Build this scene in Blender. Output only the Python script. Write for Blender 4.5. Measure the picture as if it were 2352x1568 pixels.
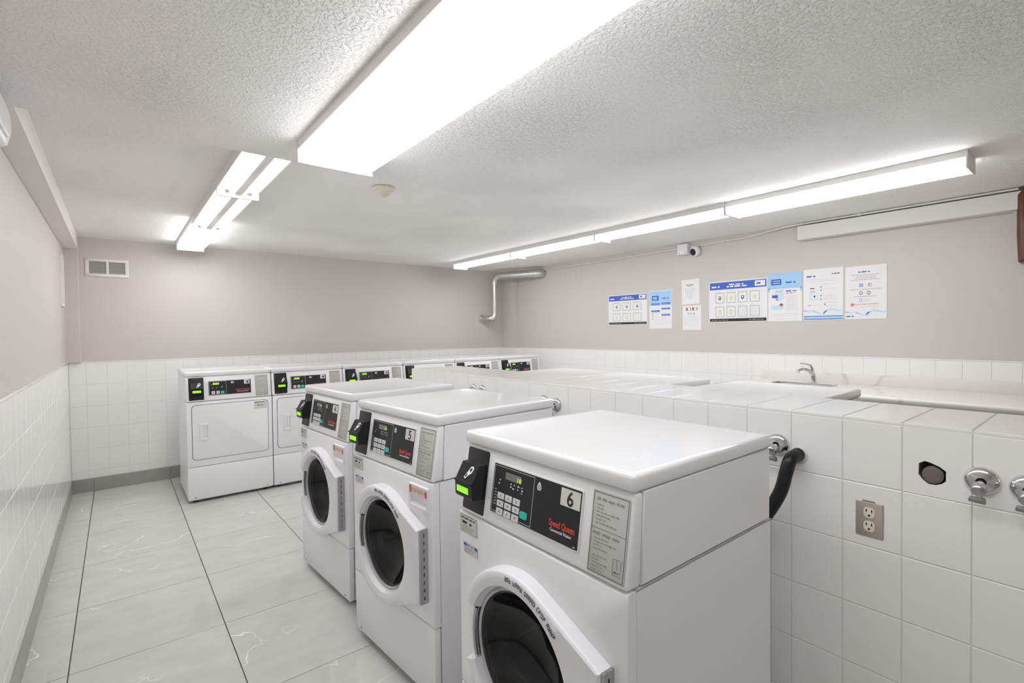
import bpy, bmesh, math, random
from mathutils import Matrix, Vector
for o_ in list(bpy.data.objects): bpy.data.objects.remove(o_)
random.seed(7)
S = bpy.context.scene
COL = S.collection
R = math.radians

# ------------------------------------------------------------------ camera
F_PX, YAW, PIT, ROL, CAM_H = 1127.1, 0.6784, -0.0206, -0.0113, 1.474
fwd = Vector((math.sin(YAW)*math.cos(PIT), math.cos(YAW)*math.cos(PIT), math.sin(PIT)))
rt = Vector((math.cos(YAW), -math.sin(YAW), 0)); up = rt.cross(fwd)
rt, up = rt*math.cos(ROL)+up*math.sin(ROL), -rt*math.sin(ROL)+up*math.cos(ROL)
cd = bpy.data.cameras.new('camera'); cam = bpy.data.objects.new('camera', cd); COL.objects.link(cam)
cd.sensor_width = 36; cd.lens = F_PX/2352*36; cd.clip_start = 0.02
cam.matrix_world = Matrix(((rt.x, up.x, -fwd.x, 0), (rt.y, up.y, -fwd.y, 0), (rt.z, up.z, -fwd.z, CAM_H), (0, 0, 0, 1)))
S.camera = cam
# ------------------------------------------------------------------ light
w = bpy.data.worlds.new('world'); S.world = w; w.use_nodes = True
w.node_tree.nodes['Background'].inputs[0].default_value = (0, 0, 0, 1)
w.node_tree.nodes['Background'].inputs[1].default_value = 0.0
S.view_settings.view_transform = 'Standard'; S.view_settings.look = 'None'
S.view_settings.gamma = 1; S.view_settings.use_curve_mapping = False
S.view_settings.exposure = 0.60
S.cycles.max_bounces = 16; S.cycles.diffuse_bounces = 12; S.cycles.glossy_bounces = 6
E_LENS, E_TUBE = 8.0, 13.0     # fluorescent diffusers and bare tubes

# ------------------------------------------------------------------ materials
MATS = {}
def mat(name, col=(.8, .8, .8), rough=.5, metal=0., bump=None, var=None, emit=None, spec=None, coat=0.):
    if name in MATS: return MATS[name]
    m = bpy.data.materials.new(name); m.use_nodes = True; MATS[name] = m
    nt = m.node_tree; N = nt.nodes; L = nt.links; b = N['Principled BSDF']
    b.inputs['Base Color'].default_value = (*col, 1); b.inputs['Roughness'].default_value = rough
    b.inputs['Metallic'].default_value = metal
    if spec is not None: b.inputs['Specular IOR Level'].default_value = spec
    if coat: b.inputs['Coat Weight'].default_value = coat; b.inputs['Coat Roughness'].default_value = .05
    tc = N.new('ShaderNodeTexCoord')
    if var:                                    # (scale, amount)
        n = N.new('ShaderNodeTexNoise'); n.inputs['Scale'].default_value = var[0]; n.inputs['Detail'].default_value = 4
        L.new(tc.outputs['Object'], n.inputs['Vector'])
        mx = N.new('ShaderNodeMix'); mx.data_type = 'RGBA'
        mx.inputs['A'].default_value = (*[c*(1-var[1]) for c in col], 1); mx.inputs['B'].default_value = (*[min(1, c*(1+var[1])) for c in col], 1)
        L.new(n.outputs['Fac'], mx.inputs['Factor']); L.new(mx.outputs['Result'], b.inputs['Base Color'])
    if bump:                                   # (scale, strength, distance)
        n = N.new('ShaderNodeTexNoise'); n.inputs['Scale'].default_value = bump[0]; n.inputs['Detail'].default_value = 3
        L.new(tc.outputs['Object'], n.inputs['Vector'])
        bp = N.new('ShaderNodeBump'); bp.inputs['Strength'].default_value = bump[1]; bp.inputs['Distance'].default_value = bump[2]
        L.new(n.outputs['Fac'], bp.inputs['Height']); L.new(bp.outputs['Normal'], b.inputs['Normal'])
    if emit:
        b.inputs['Emission Color'].default_value = (*(emit[:3]), 1); b.inputs['Emission Strength'].default_value = emit[3]
    return m

PAINT = mat('wall_paint', (.60, .57, .54), .6, bump=(55, .12, .002), var=(1.3, .02))
TILE = mat('white_glazed_tile', (.88, .872, .86), .13, var=(2.5, .015), bump=(6, .03, .004))
GROUT = mat('tile_grout', (.74, .73, .71), .9, var=(12, .06))
FGROUT = mat('floor_grout', (.13, .13, .13), .9)
PLASTER = mat('white_plaster', (.74, .73, .71), .7)
TRIMW = mat('white_trim_paint', (.78, .755, .725), .55)
ENAMEL = mat('white_enamel', (.85, .85, .87), .28, bump=(260, .02, .0006))
LIDM = mat('white_glossy_lid', (.82, .82, .84), .12)
PLASTIC = mat('white_plastic', (.80, .80, .83), .32)
DOORW = mat('white_door_plastic', (.80, .79, .83), .3)
BLACK = mat('black_plastic', (.016, .016, .018), .42, spec=.3)
PANELBLACK = mat('charcoal_panel', (.020, .021, .023), .45, spec=.3)
KEY = mat('light_key', (.70, .70, .70), .5)
GREENKEY = mat('green_key', (.02, .55, .40), .5)
LCD = mat('grey_lcd', (.20, .185, .16), .3)
LCDON = mat('lcd_segments', (.35, .55, .03), .4, emit=(.45, .8, .05, .5))
GREENLCD = mat('green_lcd', (.30, .75, .03), .4, emit=(.30, .85, .03, .45))
INK = mat('black_ink', (.02, .02, .02), .6)
GREYINK = mat('grey_ink', (.30, .30, .30), .6)
PALEINK = mat('pale_ink', (.62, .62, .62), .6)
WHITEINK = mat('white_ink', (.85, .85, .85), .6)
REDINK = mat('red_ink', (.78, .07, .035), .5)
BLUEINK = mat('blue_ink', (.05, .12, .52), .5)
SKYINK = mat('sky_ink', (.36, .60, .86), .5)
PALEBLUE = mat('pale_blue_ink', (.58, .72, .86), .5)
YELLOWINK = mat('yellow_ink', (.68, .64, .18), .5)
BROWNINK = mat('brown_ink', (.32, .12, .06), .5)
PAPER = mat('white_paper', (.80, .80, .81), .55)
LABELM = mat('grey_label', (.47, .47, .44), .45)
STICK = mat('off_white_sticker', (.68, .67, .64), .5)
CHROME = mat('chrome', (.72, .72, .73), .12, 1.)
STEEL = mat('brushed_steel', (.50, .50, .51), .3, 1., bump=(90, .05, .001))
DARKSTEEL = mat('dark_steel', (.34, .335, .33), .38, 1.)
GALV = mat('galvanised_duct', (.62, .62, .61), .38, 1., var=(14, .15))
RUBBER = mat('black_rubber', (.010, .010, .011), .35, spec=.35)
LAMPW = mat('lamp_white_metal', (.78, .77, .75), .4)
CREAM = mat('cream_plastic', (.72, .69, .60), .45)
IVORY = mat('steel_cover_plate', (.48, .44, .37), .35, .6)
WOOD = mat('dark_red_wood', (.13, .045, .028), .35, bump=(40, .1, .002), var=(9, .35))
CONDUIT = mat('painted_conduit', (.72, .70, .67), .4, .2)
ALU = mat('vent_grey', (.50, .49, .48), .5, .2)
PLUG = mat('brown_grey_plug', (.16, .14, .125), .6)

def ceiling_mat():
    m = bpy.data.materials.new('stippled_ceiling'); m.use_nodes = True; nt = m.node_tree; N = nt.nodes; L = nt.links; b = N['Principled BSDF']
    b.inputs['Base Color'].default_value = (.92, .91, .895, 1); b.inputs['Roughness'].default_value = .75
    tc = N.new('ShaderNodeTexCoord')
    n = N.new('ShaderNodeTexNoise'); n.inputs['Scale'].default_value = 85; n.inputs['Detail'].default_value = 3; n.inputs['Roughness'].default_value = .55
    n.inputs['Distortion'].default_value = .6
    L.new(tc.outputs['Object'], n.inputs['Vector'])
    rp = N.new('ShaderNodeValToRGB'); rp.color_ramp.elements[0].position = .45; rp.color_ramp.elements[1].position = .68
    L.new(n.outputs['Fac'], rp.inputs['Fac'])
    n2 = N.new('ShaderNodeTexNoise'); n2.inputs['Scale'].default_value = 1.6; n2.inputs['Detail'].default_value = 3
    L.new(tc.outputs['Object'], n2.inputs['Vector'])
    mr = N.new('ShaderNodeMapRange'); mr.inputs['From Min'].default_value = .35; mr.inputs['From Max'].default_value = .65
    mr.inputs['To Min'].default_value = .55; mr.inputs['To Max'].default_value = 1.0
    L.new(n2.outputs['Fac'], mr.inputs['Value'])
    bp = N.new('ShaderNodeBump'); bp.inputs['Distance'].default_value = .0045
    L.new(mr.outputs['Result'], bp.inputs['Strength'])
    L.new(rp.outputs['Color'], bp.inputs['Height']); L.new(bp.outputs['Normal'], b.inputs['Normal'])
    return m
CEIL = ceiling_mat()

def floor_mat():
    m = bpy.data.materials.new('grey_marble_porcelain'); m.use_nodes = True; nt = m.node_tree; N = nt.nodes; L = nt.links; b = N['Principled BSDF']
    b.inputs['Roughness'].default_value = .07
    b.inputs['Specular IOR Level'].default_value = .5
    tc = N.new('ShaderNodeTexCoord'); oi = N.new('ShaderNodeObjectInfo')
    cb = N.new('ShaderNodeCombineXYZ'); ml = N.new('ShaderNodeMath'); ml.operation = 'MULTIPLY'; ml.inputs[1].default_value = 37.
    L.new(oi.outputs['Random'], ml.inputs[0]); L.new(ml.outputs[0], cb.inputs[0]); L.new(ml.outputs[0], cb.inputs[1])
    ad = N.new('ShaderNodeVectorMath'); ad.operation = 'ADD'; L.new(tc.outputs['Object'], ad.inputs[0]); L.new(cb.outputs[0], ad.inputs[1])
    nd = N.new('ShaderNodeTexNoise'); nd.inputs['Scale'].default_value = 4; nd.inputs['Detail'].default_value = 4
    L.new(ad.outputs[0], nd.inputs['Vector'])
    sb = N.new('ShaderNodeVectorMath'); sb.operation = 'MULTIPLY_ADD'; sb.inputs[1].default_value = (.16, .16, .16)
    L.new(nd.outputs['Color'], sb.inputs[0]); L.new(ad.outputs[0], sb.inputs[2])
    vo = N.new('ShaderNodeTexNoise'); vo.inputs['Scale'].default_value = 1.25; vo.inputs['Detail'].default_value = 5; vo.inputs['Roughness'].default_value = .46
    L.new(ad.outputs[0], vo.inputs['Vector'])
    s1 = N.new('ShaderNodeMath'); s1.operation = 'SUBTRACT'; s1.inputs[1].default_value = .5; L.new(vo.outputs['Fac'], s1.inputs[0])
    s2 = N.new('ShaderNodeMath'); s2.operation = 'ABSOLUTE'; L.new(s1.outputs[0], s2.inputs[0])
    mr = N.new('ShaderNodeMapRange'); mr.inputs['From Min'].default_value = .0008; mr.inputs['From Max'].default_value = .0030
    mr.inputs['To Min'].default_value = 1; mr.inputs['To Max'].default_value = 0; L.new(s2.outputs[0], mr.inputs['Value'])
    nm = N.new('ShaderNodeTexNoise'); nm.inputs['Scale'].default_value = 1.9; nm.inputs['Detail'].default_value = 2; L.new(ad.outputs[0], nm.inputs['Vector'])
    mk = N.new('ShaderNodeMapRange'); mk.inputs['From Min'].default_value = .50; mk.inputs['From Max'].default_value = .60; L.new(nm.outputs['Fac'], mk.inputs['Value'])
    vm = N.new('ShaderNodeMath'); vm.operation = 'MULTIPLY'; L.new(mr.outputs[0], vm.inputs[0]); L.new(mk.outputs[0], vm.inputs[1])
    mp = N.new('ShaderNodeMapping'); mp.inputs['Scale'].default_value = (3.0, 6.5, 1); mp.inputs['Rotation'].default_value = (0, 0, .35)
    L.new(ad.outputs[0], mp.inputs['Vector'])
    nc = N.new('ShaderNodeTexNoise'); nc.inputs['Scale'].default_value = 1.5; nc.inputs['Detail'].default_value = 6; nc.inputs['Roughness'].default_value = .62
    L.new(mp.outputs[0], nc.inputs['Vector'])
    cr = N.new('ShaderNodeValToRGB'); e = cr.color_ramp.elements
    e[0].position = .22; e[0].color = (.555, .548, .535, 1); e[1].position = .62; e[1].color = (.63, .62, .60, 1)
    L.new(nc.outputs['Fac'], cr.inputs['Fac'])
    mx = N.new('ShaderNodeMix'); mx.data_type = 'RGBA'; mx.inputs['B'].default_value = (.9, .885, .86, 1)
    L.new(vm.outputs[0], mx.inputs['Factor']); L.new(cr.outputs['Color'], mx.inputs['A']); L.new(mx.outputs['Result'], b.inputs['Base Color'])
    return m
FLOORM = floor_mat()
BASEM = mat('grey_baseboard_tile', (.36, .35, .335), .3, var=(5, .12))

def marble_mat():
    m = bpy.data.materials.new('cream_marble_laminate'); m.use_nodes = True; nt = m.node_tree; N = nt.nodes; L = nt.links; b = N['Principled BSDF']
    b.inputs['Roughness'].default_value = .25
    tc = N.new('ShaderNodeTexCoord')
    nd = N.new('ShaderNodeTexNoise'); nd.inputs['Scale'].default_value = 2; nd.inputs['Detail'].default_value = 6; L.new(tc.outputs['Object'], nd.inputs['Vector'])
    sb = N.new('ShaderNodeVectorMath'); sb.operation = 'MULTIPLY_ADD'; sb.inputs[1].default_value = (.6, .6, .6)
    L.new(nd.outputs['Color'], sb.inputs[0]); L.new(tc.outputs['Object'], sb.inputs[2])
    vo = N.new('ShaderNodeTexVoronoi'); vo.feature = 'DISTANCE_TO_EDGE'; vo.inputs['Scale'].default_value = .8; L.new(sb.outputs[0], vo.inputs['Vector'])
    cr = N.new('ShaderNodeValToRGB'); e = cr.color_ramp.elements
    e[0].position = 0; e[0].color = (.62, .595, .565, 1); e[1].position = .022; e[1].color = (.76, .74, .715, 1)
    L.new(vo.outputs['Distance'], cr.inputs['Fac']); L.new(cr.outputs['Color'], b.inputs['Base Color'])
    return m
MARBLE = marble_mat()

def glass_mat():
    m = bpy.data.materials.new('dark_door_glass'); m.use_nodes = True; nt = m.node_tree; N = nt.nodes; L = nt.links
    N.remove(N['Principled BSDF']); out = N['Material Output']
    t = N.new('ShaderNodeBsdfTransparent'); t.inputs[0].default_value = (.42, .42, .43, 1)
    g = N.new('ShaderNodeBsdfGlossy'); g.inputs['Roughness'].default_value = .04
    fr = N.new('ShaderNodeFresnel'); fr.inputs[0].default_value = 1.5
    mx = N.new('ShaderNodeMixShader'); L.new(fr.outputs[0], mx.inputs[0]); L.new(t.outputs[0], mx.inputs[1]); L.new(g.outputs[0], mx.inputs[2])
    L.new(mx.outputs[0], out.inputs['Surface'])
    return m
GLASS = glass_mat()

def lens_mat(name, strength):
    m = bpy.data.materials.new(name); m.use_nodes = True; nt = m.node_tree; N = nt.nodes; L = nt.links; b = N['Principled BSDF']
    b.inputs['Base Color'].default_value = (.9, .9, .9, 1); b.inputs['Roughness'].default_value = .25
    b.inputs['Emission Color'].default_value = (.985, .99, 1, 1)
    b.inputs['Emission Strength'].default_value = strength
    return m
LENS = lens_mat('lit_diffuser', E_LENS)
RLENS = lens_mat('lit_diffuser_right_row', E_LENS*1.12)
BIGLENS = lens_mat('lit_diffuser_two_tube', E_LENS*.54)
TUBE = lens_mat('lit_fluorescent_tube', E_TUBE)

# ------------------------------------------------------------------ mesh helpers
PRINTS = {'lettering', 'rim_lettering', 'printed_artwork', 'rating_sticker', 'blue_sticker', 'card_symbol', 'socket_slots', 'door_sticker', 'warning_sticker'}
class MB:
    """collects polygons (with a material per polygon) and builds ONE mesh object"""
    def __init__(s): s.v = []; s.f = []; s.m = []; s.mats = []
    def mi(s, m):
        if m not in s.mats: s.mats.append(m)
        return s.mats.index(m)
    def add(s, verts, faces, m):
        k = len(s.v); s.v += [tuple(v) for v in verts]; i = s.mi(m)
        for f in faces: s.f.append([k+a for a in f]); s.m.append(i)
        return s
    def bm(s, bm, m):
        bm.verts.index_update()
        s.add([v.co[:] for v in bm.verts], [[v.index for v in f.verts] for f in bm.faces], m); bm.free(); return s
    def hexa(s, p, m, bev=0, seg=2, inset=None):
        """p: 8 corners, bottom ring then top ring, counter-clockwise from above"""
        b = bmesh.new(); vs = [b.verts.new(q) for q in p]
        for f in ((3, 2, 1, 0), (4, 5, 6, 7), (0, 1, 5, 4), (1, 2, 6, 5), (2, 3, 7, 6), (3, 0, 4, 7)): b.faces.new([vs[i] for i in f])
        b.normal_update()
        if bev: bmesh.ops.bevel(b, geom=list(b.edges), offset=bev, segments=seg, profile=.5, affect='EDGES')
        if inset:
            b.normal_update()
            t = max(b.faces, key=lambda f: (round(f.normal.z, 2), f.calc_area()))
            r = bmesh.ops.inset_region(b, faces=[t], thickness=inset[0], depth=inset[1])
        return s.bm(b, m)
    def box(s, x0, x1, y0, y1, z0, z1, m, bev=0, seg=2, inset=None):
        return s.hexa([(x0, y0, z0), (x1, y0, z0), (x1, y1, z0), (x0, y1, z0), (x0, y0, z1), (x1, y0, z1), (x1, y1, z1), (x0, y1, z1)], m, bev, seg, inset)
    def lathe(s, prof, m, n=32, M=None):
        """prof: (radius, height) about local z"""
        v = []; f = []; k = len(prof)
        for i in range(n):
            a = 2*math.pi*i/n
            for r, h in prof: v.append((r*math.cos(a), r*math.sin(a), h))
        for i in range(n):
            j = (i+1) % n
            for q in range(k-1): f.append((i*k+q, j*k+q, j*k+q+1, i*k+q+1))
        if M: v = [M @ Vector(q) for q in v]
        return s.add(v, f, m)
    def tube(s, pts, r, m, n=12, caps=True):
        pts = [Vector(p) for p in pts]; rs = r if isinstance(r, (list, tuple)) else [r]*len(pts)
        v = []; f = []; prev = None
        for i, p in enumerate(pts):
            t = (pts[min(i+1, len(pts)-1)]-pts[max(i-1, 0)]).normalized()
            if prev is None: a = t.orthogonal().normalized()
            else: a = (prev-t*prev.dot(t)).normalized()
            prev = a; b = t.cross(a)
            for q in range(n):
                g = 2*math.pi*q/n; v.append(p+(a*math.cos(g)+b*math.sin(g))*rs[i])
        for i in range(len(pts)-1):
            for q in range(n):
                q2 = (q+1) % n; f.append((i*n+q, i*n+q2, (i+1)*n+q2, (i+1)*n+q))
        if caps:
            f.append(tuple(range(n-1, -1, -1))); f.append(tuple((len(pts)-1)*n+q for q in range(n)))
        return s.add(v, f, m)
    def prism(s, poly, h0, h1, m, bev=0):
        """poly in (u,v) counter-clockwise, extruded along w from h0 to h1"""
        n = len(poly); v = [(x, y, h0) for x, y in poly]+[(x, y, h1) for x, y in poly]
        if bev:
            c = [sum(p[0] for p in poly)/n, sum(p[1] for p in poly)/n]
            def ins(p):
                d = Vector((c[0]-p[0], c[1]-p[1])); return (p[0]+math.copysign(min(bev, abs(d.x)), d.x), p[1]+math.copysign(min(bev, abs(d.y)), d.y))
            v = [(x, y, h0) for x, y in poly]+[(x, y, h1-bev) for x, y in poly]+[(*ins(p), h1) for p in poly]
            f = [tuple(range(n-1, -1, -1)), tuple(range(2*n, 3*n))]
            for i in range(n):
                j = (i+1) % n; f += [(i, j, n+j, n+i), (n+i, n+j, 2*n+j, 2*n+i)]
            return s.add(v, f, m)
        f = [tuple(range(n-1, -1, -1)), tuple(range(n, 2*n))]
        for i in range(n):
            j = (i+1) % n; f.append((i, j, n+j, n+i))
        return s.add(v, f, m)
    def rrect(s, u0, v0, u1, v1, r, h0, h1, m, bev=0, n=4):
        p = []
        for cx, cy, a0 in ((u1-r, v1-r, 0), (u0+r, v1-r, 90), (u0+r, v0+r, 180), (u1-r, v0+r, 270)):
            for i in range(n+1):
                a = R(a0+90*i/n); p.append((cx+r*math.cos(a), cy+r*math.sin(a)))
        return s.prism(p, h0, h1, m, bev)
    def quad(s, u0, v0, u1, v1, h, m): return s.add([(u0, v0, h), (u1, v0, h), (u1, v1, h), (u0, v1, h)], [(0, 1, 2, 3)], m)
    def frame(s, u0, v0, u1, v1, t, h, m):
        s.quad(u0, v0, u1, v0+t, h, m); s.quad(u0, v1-t, u1, v1, h, m); s.quad(u0, v0+t, u0+t, v1-t, h, m); s.quad(u1-t, v0+t, u1, v1-t, h, m); return s
    def disc(s, u, v, ru, rv, h, m, n=14):
        return s.add([(u+ru*math.cos(2*math.pi*i/n), v+rv*math.sin(2*math.pi*i/n), h) for i in range(n)], [tuple(range(n))], m)
    def text(s, body, u, v, size, h, m, width=None, align='LEFT', shear=0):
        vs, fs = text_mesh(body)
        if not vs: return s
        x0 = min(p[0] for p in vs); x1 = max(p[0] for p in vs); k = size
        kx = width/(x1-x0) if width else size
        off = 0 if align == 'LEFT' else -(x1-x0)*kx/2
        return s.add([(u+off+(p[0]-x0)*kx+shear*p[1]*k, v+p[1]*k, h) for p in vs], fs, m)
    def build(s, name, parent=None, M=None, smooth=40):
        me = bpy.data.meshes.new(name)
        v = [M @ Vector(q) for q in s.v] if M else s.v
        me.from_pydata([tuple(q) for q in v], [], s.f)
        for m in s.mats: me.materials.append(m)
        me.polygons.foreach_set('material_index', s.m)
        if smooth:
            me.polygons.foreach_set('use_smooth', [True]*len(s.f)); me.update()
            me.set_sharp_from_angle(angle=R(smooth))
        me.update()
        o = link(name, me, parent)
        if name in PRINTS: o['kind'] = 'stuff'
        return o
def link(name, data, parent=None):
    o = bpy.data.objects.new(name, data); COL.objects.link(o)
    if parent: o.parent = parent
    return o
TXT = {}
def text_mesh(body):
    if body in TXT: return TXT[body]
    c = bpy.data.curves.new('t', 'FONT'); c.body = body; c.resolution_u = 3; c.offset = .016
    o = bpy.data.objects.new('t', c); COL.objects.link(o)
    dg = bpy.context.evaluated_depsgraph_get(); me = o.evaluated_get(dg).to_mesh()
    r = ([v.co[:] for v in me.vertices], [list(p.vertices) for p in me.polygons])
    bpy.data.objects.remove(o); bpy.data.curves.remove(c)
    TXT[body] = r; return r
def empty(name, loc=(0, 0, 0), rz=0):
    o = link(name, None); o.location = loc; o.rotation_euler = (0, 0, rz); o.empty_display_size = .1; return o
def tag(o, label, cat, group=None):
    o['label'] = label; o['category'] = cat
    if group: o['group'] = group
    return o
def struct(o, label, cat): o['kind'] = 'structure'; return tag(o, label, cat)
def copy_tree(o, parent=None, skip=()):
    c = o.copy(); COL.objects.link(c); c.parent = parent
    for ch in o.children:
        if ch.name.split('.')[0] not in skip: copy_tree(ch, c, skip)
    return c
def basis(o, u, v, n): return Matrix(((u[0], v[0], n[0], o[0]), (u[1], v[1], n[1], o[1]), (u[2], v[2], n[2], o[2]), (0, 0, 0, 1)))
def marks(mb, u0, v, u1, t, h, m, rnd, fill=.86):
    """a line of small unreadable print"""
    u = u0
    while u < u1-t:
        wd = min(u1-u, t*rnd.uniform(1.6, 5.5)); mb.quad(u, v, u+wd*fill, v+t*rnd.uniform(.75, 1.0), h, m); u += wd+t*.35

# ------------------------------------------------------------------ the room
XL, XR, YB, YF, ZC, ZT = -.364, 4.84, 6.14, -1.3, 2.408, 1.219
ZLOW, YSTEP = 2.283, 2.45
XP0, XP1, YP1, ZP = 1.805, 2.215, 3.50, 1.1915
TW, TH, GAPT, TT = .1533, .205, .0028, .009
BH = .125
SET = 'setting'
TILEMESH = {}
def tile_mesh(wd, ht, th, ch, m):
    k = (round(wd, 4), round(ht, 4), th, m.name)
    if k not in TILEMESH:
        b = MB(); v = []
        for ins, z in ((0, 0), (0, th-ch*.7), (ch, th)): v += [(ins, ins, z), (wd-ins, ins, z), (wd-ins, ht-ins, z), (ins, ht-ins, z)]
        f = [(8, 9, 10, 11)]
        for r_ in (0, 4):
            for i in range(4): j = (i+1) % 4; f.append((r_+i, r_+j, r_+4+j, r_+4+i))
        me = bpy.data.meshes.new('tile'); me.from_pydata(v, [], f); me.materials.append(m)
        me.polygons.foreach_set('use_smooth', [True]*len(f)); me.update(); me.set_sharp_from_angle(angle=R(20)); TILEMESH[k] = me
    return TILEMESH[k]
def tiles(parent, name, org, u, v, us, vs, m=TILE, gap=GAPT, gapv=None, th=TT, ch=.0016, skip=(), tilt=.0025):
    """one object per tile; us / vs: joint positions along the two axes"""
    n = Vector(u).cross(Vector(v)); gv = gap if gapv is None else gapv
    rnd = random.Random(len(us)*31+len(vs))
    for i in range(len(us)-1):
        for j in range(len(vs)-1):
            if (i, j) in skip: continue
            a0, a1, b0, b1 = us[i]+gap/2, us[i+1]-gap/2, vs[j]+gv/2, vs[j+1]-gv/2
            if a1-a0 < .012 or b1-b0 < .012: continue
            o = link(name, tile_mesh(a1-a0, b1-b0, th, ch, m), parent)
            P = Vector(org)+Vector(u)*a0+Vector(v)*b0
            M = basis(P, u, v, n)
            c = Matrix.Translation(((a1-a0)/2, (b1-b0)/2, 0))
            t = Matrix.Rotation(rnd.uniform(-tilt, tilt), 4, 'X') @ Matrix.Rotation(rnd.uniform(-tilt, tilt), 4, 'Y')
            o.matrix_local = M @ c @ t @ c.inverted()
def joints(a, b, step, phase):
    """positions from a to b with joints at phase + k*step"""
    k = math.ceil((a-phase)/step+1e-6); r = [a]
    while phase+k*step < b-1e-6: r.append(phase+k*step); k += 1
    return r+[b]

# floor
fl = MB().box(XL, XR, YF, YB, -.06, -.005, FGROUT).build('floor', smooth=0)
struct(fl, 'light grey marble-look porcelain tiled floor', 'floor')
tiles(fl, 'floor_tile', (0, 0, -.0055), (1, 0, 0), (0, 1, 0), joints(XL, XR, .596, .401), joints(YF, YB, .645, 2.86), FLOORM, gap=.0046, gapv=.0034, th=.0055, ch=.0008, tilt=0)
# walls: painted upper part, grout bed behind the tiles below
def wall(name, x0, x1, y0, y1, gx0, gx1, gy0, gy1, label, zt=ZT):
    o = MB().box(x0, x1, y0, y1, 0, ZC+.1, PAINT).box(gx0, gx1, gy0, gy1, 0, zt-.004, GROUT).build(name, smooth=0)
    return struct(o, label, 'wall')
GB = .0088
wl = wall('wall_left', XL-.1, XL, YF-.1, YB, XL-.01, XL+GB, YF, YB, 'greige left wall above white tile wainscot')
wb = wall('wall_back', XL-.1, XR+.1, YB, YB+.1, XL, XR, YB-GB, YB+.01, 'greige back wall behind the row of dryers')
wr = wall('wall_right', XR, XR+.1, YF-.1, YB, XR-GB, XR+.01, YF, YB, 'greige right wall with posters above white tiles')
wf = MB().box(XL, XR, YF-.1, YF, 0, ZC+.1, PAINT).build('wall_front', smooth=0); struct(wf, 'plain greige front wall opposite the dryers', 'wall')
rows = [BH]+[ZT-TH*k for k in range(5, -1, -1)]
rows = [z for z in rows if z >= BH]
tiles(wl, 'tile', (XL+.002, 0, 0), (0, 1, 0), (0, 0, 1), joints(0, YB-.01, TW, YB-.01), rows)
tiles(wb, 'tile', (0, YB-.002, 0), (1, 0, 0), (0, 0, 1), joints(XL+.012, XR, TW, -.2307), rows)
tiles(wr, 'tile', (XR-.002, 0, 0), (0, -1, 0), (0, 0, 1), joints(-YB+.31, .35, TW, -2.718), rows[1:])
MB().box(XL, XL+.015, YF, YB, ZT-.001, ZT+.014, TILE, .005).build('cap_strip', wl)
MB().box(XL, XR, YB-.013, YB, ZT-.001, ZT+.010, TILE, .004).build('cap_strip', wb)
MB().box(XR-.013, XR, YF, YB, ZT-.001, ZT+.009, TILE, .004).build('cap_strip', wr)
# pilaster, corner column, beam
pl = MB().box(4.737, XR+.01, 5.835, YB+.01, 0, ZC, PAINT).box(4.727, XR+.01, 5.825, YB+.01, 0, ZT, TILE).build('trim_1', smooth=0)
struct(pl, 'greige square pilaster in the corner behind the metal duct', 'pilaster')
cl = MB().box(XL-.01, -.262, YB-.045, YB+.01, ZT+.01, ZC, PAINT, .004).build('trim_2', smooth=0)
struct(cl, 'narrow greige corner column below the ceiling beam', 'column')
bmn = MB().box(XL-.01, -.264, YSTEP+.0006, YB+.01, ZLOW, ZC+.05, TRIMW, 0).build('trim_3', smooth=0)
struct(bmn, 'off-white boxed beam running along the left wall under the ceiling', 'beam')
# ceiling: higher far field, lower near field that rises to the same level towards the right
def znear(x):
    t = min(1, max(0, (x-1.5)/(3.2-1.5))); t = t*t*(3-2*t); return ZLOW+(ZC-ZLOW)*t
b = MB(); xs = [XL-.05]+[XL+(XR-XL)*i/48 for i in range(49)]+[XR+.05]; v = []; f = []
for x in xs: v += [(x, YB+.05, ZC), (x, YSTEP, ZC), (x, YSTEP, znear(x)), (x, YF-.05, znear(x)), (x, YF-.05, ZC+.12), (x, YB+.05, ZC+.12)]
for i in range(len(xs)-1):
    for q in range(5): f.append((i*6+q, i*6+q+1, i*6+6+q+1, i*6+6+q))
b.add(v, f, CEIL); ce = b.build('ceiling', smooth=25); struct(ce, 'stippled off-white ceiling with a lower field towards the door end', 'ceiling')
# baseboards of grey tile
bl = MB().box(XL, XL+.010, YF, YB, 0, BH-.004, GROUT).build('baseboard_left', smooth=0); struct(bl, 'grey tile baseboard along the left wall', 'baseboard')
tiles(bl, 'baseboard_tile', (XL+.004, 0, 0), (0, 1, 0), (0, 0, 1), joints(YF, YB-.012, .6, 5.5), [0, BH], BASEM, gap=.002, th=.012, ch=.001, tilt=0)
bb = MB().box(XL, 4.72, YB-.010, YB, 0, BH-.004, GROUT).build('baseboard_back', smooth=0); struct(bb, 'grey tile baseboard along the back wall', 'baseboard')
tiles(bb, 'baseboard_tile', (0, YB-.004, 0), (1, 0, 0), (0, 0, 1), joints(XL+.016, 4.72, .596, -.195), [0, BH], BASEM, gap=.002, th=.012, ch=.001, tilt=0)

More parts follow.
